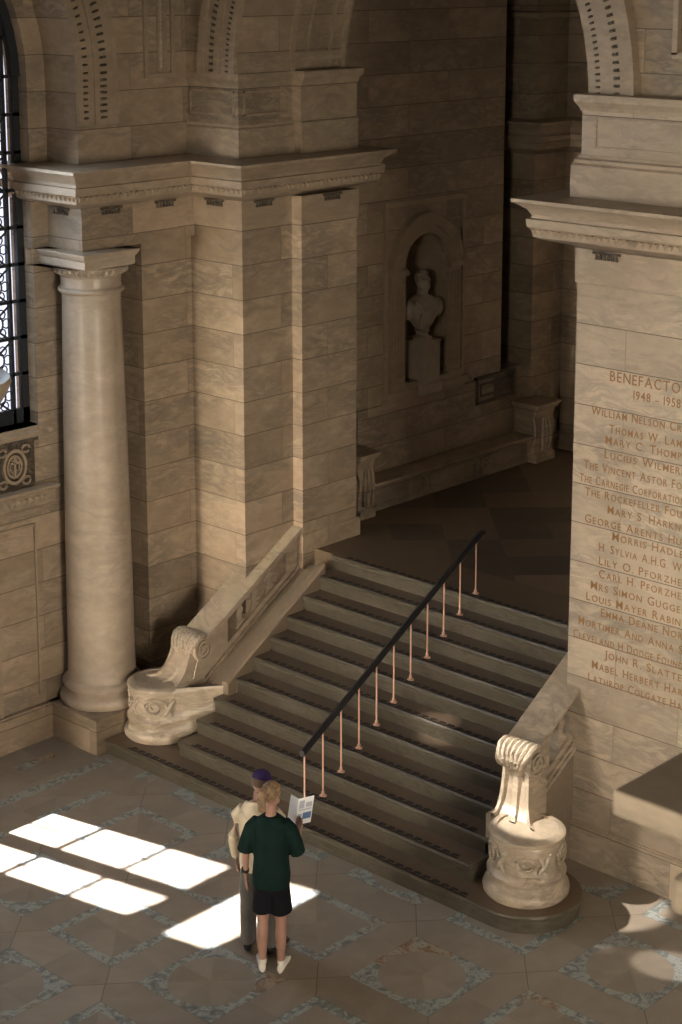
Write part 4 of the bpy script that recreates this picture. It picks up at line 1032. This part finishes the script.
# left arm hanging, right arm bent forward with the leaflet
b.tube([(-.145,0,1.335),(-.200,-.01,1.27),(-.245,-.02,1.10),(-.250,-.015,1.06),(-.262,.02,.90),(-.266,.04,.825)], [.042,.043,.040,.037,.028,.024], 12)
b.tube([(.145,0,1.335),(.200,.01,1.26),(.245,.02,1.10),(.247,.04,1.07),(.235,.16,1.115),(.225,.25,1.155)], [.042,.043,.040,.038,.029,.024], 12)
hand(b, (-.266,.04,.83), (0,.18,-1), (1,.1,0), 1, .22)
hand(b, (.225,.25,1.155), (-.15,1,.35), (-.7,.0,.7), 1, .45)
HP, HR = head(b, (0,.035,1.565), -.38, -.38)
body = b.build('body', M_skin, woman); remeshed(body, .0055, 3)
b = MB()
loft(b, [(0,.0,.79,.185,.15),(0,.0,.88,.188,.15),(0,.005,1.02,.172,.138),(0,.01,1.15,.175,.135),(0,.01,1.27,.185,.13),(0,.0,1.345,.18,.112),(0,-.005,1.395,.11,.085),(0,-.005,1.415,.078,.072)], 28)
b.tube([(-.13,0,1.345),(-.20,-.01,1.285),(-.245,-.016,1.16),(-.262,-.02,1.08)], [.066,.067,.071,.077], 16)
b.tube([(.13,0,1.345),(.20,.01,1.285),(.245,.018,1.16),(.262,.03,1.075)], [.066,.067,.071,.077], 16)
shirt = b.build('t_shirt', M_green, woman); remeshed(shirt, .010, 4)
b = MB()
loft(b, [(0,0,.74,.170,.135),(0,0,.80,.178,.138),(0,0,.90,.165,.128)], 24)
for q in (-1, 1): b.tube([(q*.078,0,.82),(q*.088,.004,.68),(q*.098,.008,.545)], [.100,.106,.110], 18, upv=(0,1,0))
sh = b.build('shorts', M_shorts, woman); remeshed(sh, .010, 3)
b = MB()
ell(b, HP(0,-.018,.036), (.084,.098,.094), HR)
for k in range(14):
    a = PI*(.0 + k/13); b.tube([HP(.07*math.cos(a),.05*math.sin(a)-.0,.085+.02*math.sin(a)), HP(.075*math.cos(a),-.05,.07), HP(.02*math.cos(a),-.112,.045)], [.010,.014,.010], 6)
b.tube([HP(0,-.10,.05),HP(0,-.135,.055),HP(0,-.160,.02),HP(.002,-.165,-.04),HP(.006,-.150,-.10),HP(.006,-.135,-.14)], [.024,.034,.042,.042,.032,.012], 12)
for k in range(6): b.tube([HP(.02*math.cos(k),-.15+.0*k,.03),HP(.035*math.cos(k*1.1),-.165+.02*math.sin(k),-.05),HP(.03*math.cos(k*1.1),-.145,-.14)], [.012,.014,.004], 6)
hr_ = b.build('hair', M_hair_b, woman); remeshed(hr_, .006, 1)
b = MB(); rows = []
for k in range(17):
    a = 2*PI*k/16; rows.append([HP((.024+.008*math.cos(t))*math.cos(a), -.112+.008*math.sin(t), .05+(.024+.008*math.cos(t))*math.sin(a)) for t in [u*PI/3 for u in range(6)]])
b.grid(rows, close_v=True); tie = b.build('hair_tie', M_cream, hr_, smooth='all')
parts = [body, shirt, sh, hr_, tie]
b = MB(); b.tube([(-.262,.02,.895),(-.263,.026,.87)], .034, 14); b.box(-.302,-.292,.0,.045,.862,.902); wt = b.build('watch', M_shoe_b, woman); parts.append(wt)
for q, an, dx, dy in ((-1, .32, -.093, -.01), (1, -.10, .093, -.0)):
    b = MB(); shoe(b, (dx, dy-.02, 0), an, 1.0); s_ = b.build('shoe', M_shoe_w, woman, smooth='all'); parts.append(s_)
    b = MB(); b.tube([(dx,dy,.07),(dx,dy,.105)], .040, 12); s2 = b.build('sock', M_shoe_w, s_, smooth=40); parts.append(s2)
place(parts, wl, wr, (.84, .95, .99))

# ---- leaflet in her right hand (own thing)
b = MB(); T = .0012
def sheet(b, o, u, v, n): 
    o, u, v, n = map(Vector, (o, u, v, n)); b.prism([o, o+u, o+u+v, o+v], n*T)
fo = Vector((.16,.35,1.16)); up_ = Vector((.02,.12,.22)).normalized()*.225; r1 = Vector((.15,.03,.03)); l1 = Vector((-.10,.075,.0))
nn = r1.cross(up_).normalized(); nl = up_.cross(l1).normalized()
sheet(b, fo, r1, up_, nn); sheet(b, fo, l1, up_, nl)
lf = b.build('leaflet', M_paper); tag(lf, 'open white printed leaflet held up by the person in the green t-shirt', 'leaflet')
b = MB(); b.cur = 0
def block(u0, v0, u1, v1, o=fo, u=r1, v=up_, n=nn, sgn=-1):
    p = lambda a, c: o+u*a+v*c + n*(sgn*.0006 if sgn < 0 else T+.0002)
    b.prism([p(u0,v0), p(u1,v0), p(u1,v1), p(u0,v1)], n*(sgn*.0004))
for sgn in (-1, 1):
    b.cur = 0; block(.40,.18,.95,.42, sgn=sgn); b.cur = 1; block(.08,.52,.92,.56, sgn=sgn); block(.08,.60,.42,.90, sgn=sgn); block(.52,.62,.92,.80, sgn=sgn); block(.08,.20,.34,.40, sgn=sgn)
pr_ = b.build('printing', [M_ink1, M_ink2], lf)
place([lf, pr_], wl, wr, (.84, .95, .99))

# ---- man
ml = (-10.17, 9.86, 0); mr_ = math.radians(28)
man = empty('person', ml, 'person in purple cap, cream hooded top and grey trousers, half hidden behind another', 'person')
b = MB()
loft(b, [(0,0,.86,.15,.11),(0,0,.96,.155,.115),(0,.005,1.10,.15,.11),(0,.01,1.25,.17,.115),(0,.01,1.36,.18,.11),(0,-.005,1.42,.13,.08),(0,-.005,1.445,.065,.065)])
for q in (-1, 1):
    b.tube([(q*.085,0,.90),(q*.10,.01,.70),(q*.11,.012,.50),(q*.112,.0,.36),(q*.115,-.01,.26),(q*.118,0,.12),(q*.118,0,.06)], [.09,.085,.060,.058,.052,.038,.038], 14, upv=(0,1,0))
b.tube([(0,-.01,1.40),(0,.012,1.46),(0,.03,1.54)], [.062,.055,.055], 12, upv=(0,1,0))
b.tube([(-.165,0,1.375),(-.22,0,1.30),(-.25,.0,1.10),(-.252,.01,1.06),(-.258,.06,.90),(-.262,.085,.84)], [.05,.05,.042,.038,.030,.026], 12)
b.tube([(.165,0,1.375),(.20,.03,1.30),(.20,.09,1.12),(.195,.12,1.09),(.15,.23,1.12),(.09,.30,1.15)], [.05,.05,.042,.038,.030,.026], 12)
hand(b, (-.262,.085,.84), (0,.25,-1), (1,.1,0), 1, .22, 1.06)
hand(b, (.09,.30,1.15), (-.6,.8,.1), (0,.3,1), -1, .4, 1.06)
MP, MR = head(b, (.01,.055,1.605), -.5, -.35, 1.02)
mb_ = b.build('body', M_skin, man); remeshed(mb_, .0055, 3)
b = MB()
loft(b, [(0,0,.82,.185,.15),(0,0,.92,.19,.155),(0,.005,1.08,.18,.145),(0,.01,1.25,.20,.145),(0,.005,1.36,.20,.125),(0,-.005,1.42,.135,.10),(0,-.005,1.445,.09,.085)], 28)
b.tube([(-.15,0,1.37),(-.225,0,1.30),(-.262,.0,1.10),(-.265,.015,1.05),(-.266,.06,.90),(-.268,.08,.865)], [.064,.062,.056,.055,.046,.044], 14)
b.tube([(.15,0,1.37),(.20,.03,1.30),(.205,.09,1.11),(.20,.12,1.09),(.15,.23,1.125),(.11,.28,1.145)], [.072,.072,.060,.058,.046,.044], 14)
top = b.build('hooded_top', M_cream, man); remeshed(top, .010, 4)
b = MB()
for k in range(3):
    pts = [(.12*math.cos(a)*(1-.1*k), -.03+.10*math.sin(a)*(1-.1*k)-.015*k, 1.40+.03*k-.03*math.sin(a)) for a in [PI*.95+PI*1.1*q/14 for q in range(15)]]
    b.tube(pts, .036-.006*k, 10)
ell(b, (-.0,-.115,1.375), (.10,.055,.065))
hood = b.build('hood', M_cream, top); remeshed(hood, .010, 3)
b = MB(); loft(b, [(0,0,.80,.165,.13),(0,0,.86,.172,.135),(0,0,.94,.165,.13)], 24)
for q in (-1, 1): b.tube([(q*.082,0,.88),(q*.10,.006,.68),(q*.112,.01,.48),(q*.116,.0,.28),(q*.118,-.004,.10),(q*.118,0,.075)], [.102,.102,.088,.082,.076,.076], 16, upv=(0,1,0))
tr_ = b.build('trousers', M_grey, man); remeshed(tr_, .010, 3)
mp_ = [mb_, top, hood, tr_]
for q, an in ((-1,.25),(1,-.45)):
    b = MB(); shoe(b, (q*.118,-.02,0), an, 1.12); mp_.append(b.build('shoe', M_shoe_b, man, smooth='all'))
b = MB(); ell(b, MP(0,-.01,.02), (.080,.097,.080), MR); mh = b.build('hair', M_hair_d, man, smooth='all'); mp_.append(mh)
b = MB(); rows = []
for i in range(8):
    a = PI/2*i/7; rows.append([MP(.087*math.cos(a)*math.cos(t), -.006+.103*math.cos(a)*math.sin(t), .045+.083*math.sin(a)) for t in [2*PI*k/24 for k in range(24)]])
b.grid(rows, close_v=True); ell(b, MP(0,-.006,.128), (.01,.01,.006))
cp = b.build('cap', M_cap, man, smooth='all')
b = MB(); rows = []
for i in range(5):
    f = i/4; rows.append([MP((.082-.012*f)*math.cos(t), .0+.098*math.sin(t)+.075*f*math.sin(t), .048-.018*f+.012*math.sin(t)*(1-f)) for t in [PI*.14+PI*.72*k/12 for k in range(13)]])
b.grid(rows); pk = b.build('cap_peak', M_cap, cp); sm = pk.modifiers.new('s', 'SOLIDIFY'); sm.thickness = .004
mp_ += [cp, pk]
place(mp_, ml, mr_, (.86, .92, .935))

# ------------------------------------------------------------------ light
w = bpy.data.worlds.new('World'); SC.world = w; w.use_nodes = True
bgn = w.node_tree.nodes['Background']; bgn.inputs[0].default_value = (.82,.88,1.0,1); bgn.inputs[1].default_value = 1.3
AZ, EL = math.radians(12), math.radians(66)
def lamp(name, ty, loc, d, **k):
    l = bpy.data.lights.new(name, ty)
    for a, v in k.items(): setattr(l, a, v)
    o = bpy.data.objects.new(name, l); COL.objects.link(o); o.location = loc
    o.rotation_euler = Vector(d).to_track_quat('-Z', 'Y').to_euler(); return o
lamp('sun', 'SUN', (-30, 0, 30), (math.cos(EL)*math.cos(AZ), math.cos(EL)*math.sin(AZ), -math.sin(EL)), energy=48, angle=math.radians(.6), color=(1,.96,.90))
# area lamps standing in for the unseen entrance windows behind the viewer
def area(name, src, tgt, **k): return lamp(name, 'AREA', src, Vector(tgt)-Vector(src), shape='RECTANGLE', **k)
area('daylight_entrance', (-12.6, -7.9, 3.4), (-13.9, 13, 2.3), energy=98, size=3.0, size_y=3.2, color=(1,.875,.70), spread=math.radians(27))
area('daylight_entrance', (-12.0, -7.9, 3.4), (-7.6, 13, 3.0), energy=98, size=3.0, size_y=3.6, color=(1,.89,.73), spread=math.radians(33))
lamp('fill_side', 'AREA', (5.9, 5.5, 4.0), (-1, .33, -.13), energy=310, spread=math.radians(62), shape='RECTANGLE', size=6.0, size_y=5.0, color=(1,.88,.72))  # added fill lamp brightening the pier sides that face right
lamp('fill_ledge', 'AREA', (-.5, -7.9, 8.0), (-.12, 1, -.12), energy=190, shape='RECTANGLE', size=3, size_y=3, color=(1,.89,.73), spread=math.radians(60))  # added fill lamp behind the camera for the near ledge
lamp('daylight_window', 'AREA', (-15.1, 9.3, 5.9), (1, -.02, -.75), energy=135, shape='RECTANGLE', size=3.2, size_y=4.2, color=(.74,.87,1))
def beam(p, ang, e, src=(-14.3, 9.2, 8.8), bl=.3):  # added spot lamps imitating sun on the newel, steps and floor
    lamp('added_sun_spot', 'SPOT', src, Vector(p) - Vector(src), energy=e, spot_size=math.radians(ang), spot_blend=bl, shadow_soft_size=.04, color=(1,.93,.83))
beam((-9.12, 12.10, 1.05), 4.6, 9000)
beam((-10.55, 13.0, .55), 3.2, 3500, bl=.8)
beam((-7.50, 12.02, 0), 2.6, 5000, bl=.5)
beam((-8.05, 11.86, 0), 1.1, 1500, bl=1)

# ------------------------------------------------------------------ camera
cd = bpy.data.cameras.new('camera'); cam = bpy.data.objects.new('camera', cd); COL.objects.link(cam); SC.camera = cam
cam.location = (0, 0, 8.25); cam.rotation_euler = (PI/2 - .2071, 0, .752)
cd.sensor_fit = 'VERTICAL'; cd.sensor_height = 24; cd.lens = 24*1823.9/1024; cd.shift_y = -(512-343.5)/1024; cd.clip_end = 200; cd.clip_start = .05
cd.dof.use_dof = True; cd.dof.focus_distance = 17; cd.dof.aperture_fstop = 5.0
SC.view_settings.view_transform = 'Standard'; SC.view_settings.look = 'None'; SC.view_settings.exposure = .13; SC.view_settings.gamma = 1
try: SC.view_settings.use_curve_mapping = False
except Exception: pass
SC.cycles.use_denoising = True; SC.cycles.max_bounces = 6; SC.cycles.diffuse_bounces = 2
SC.cycles.sample_clamp_indirect = 4.0
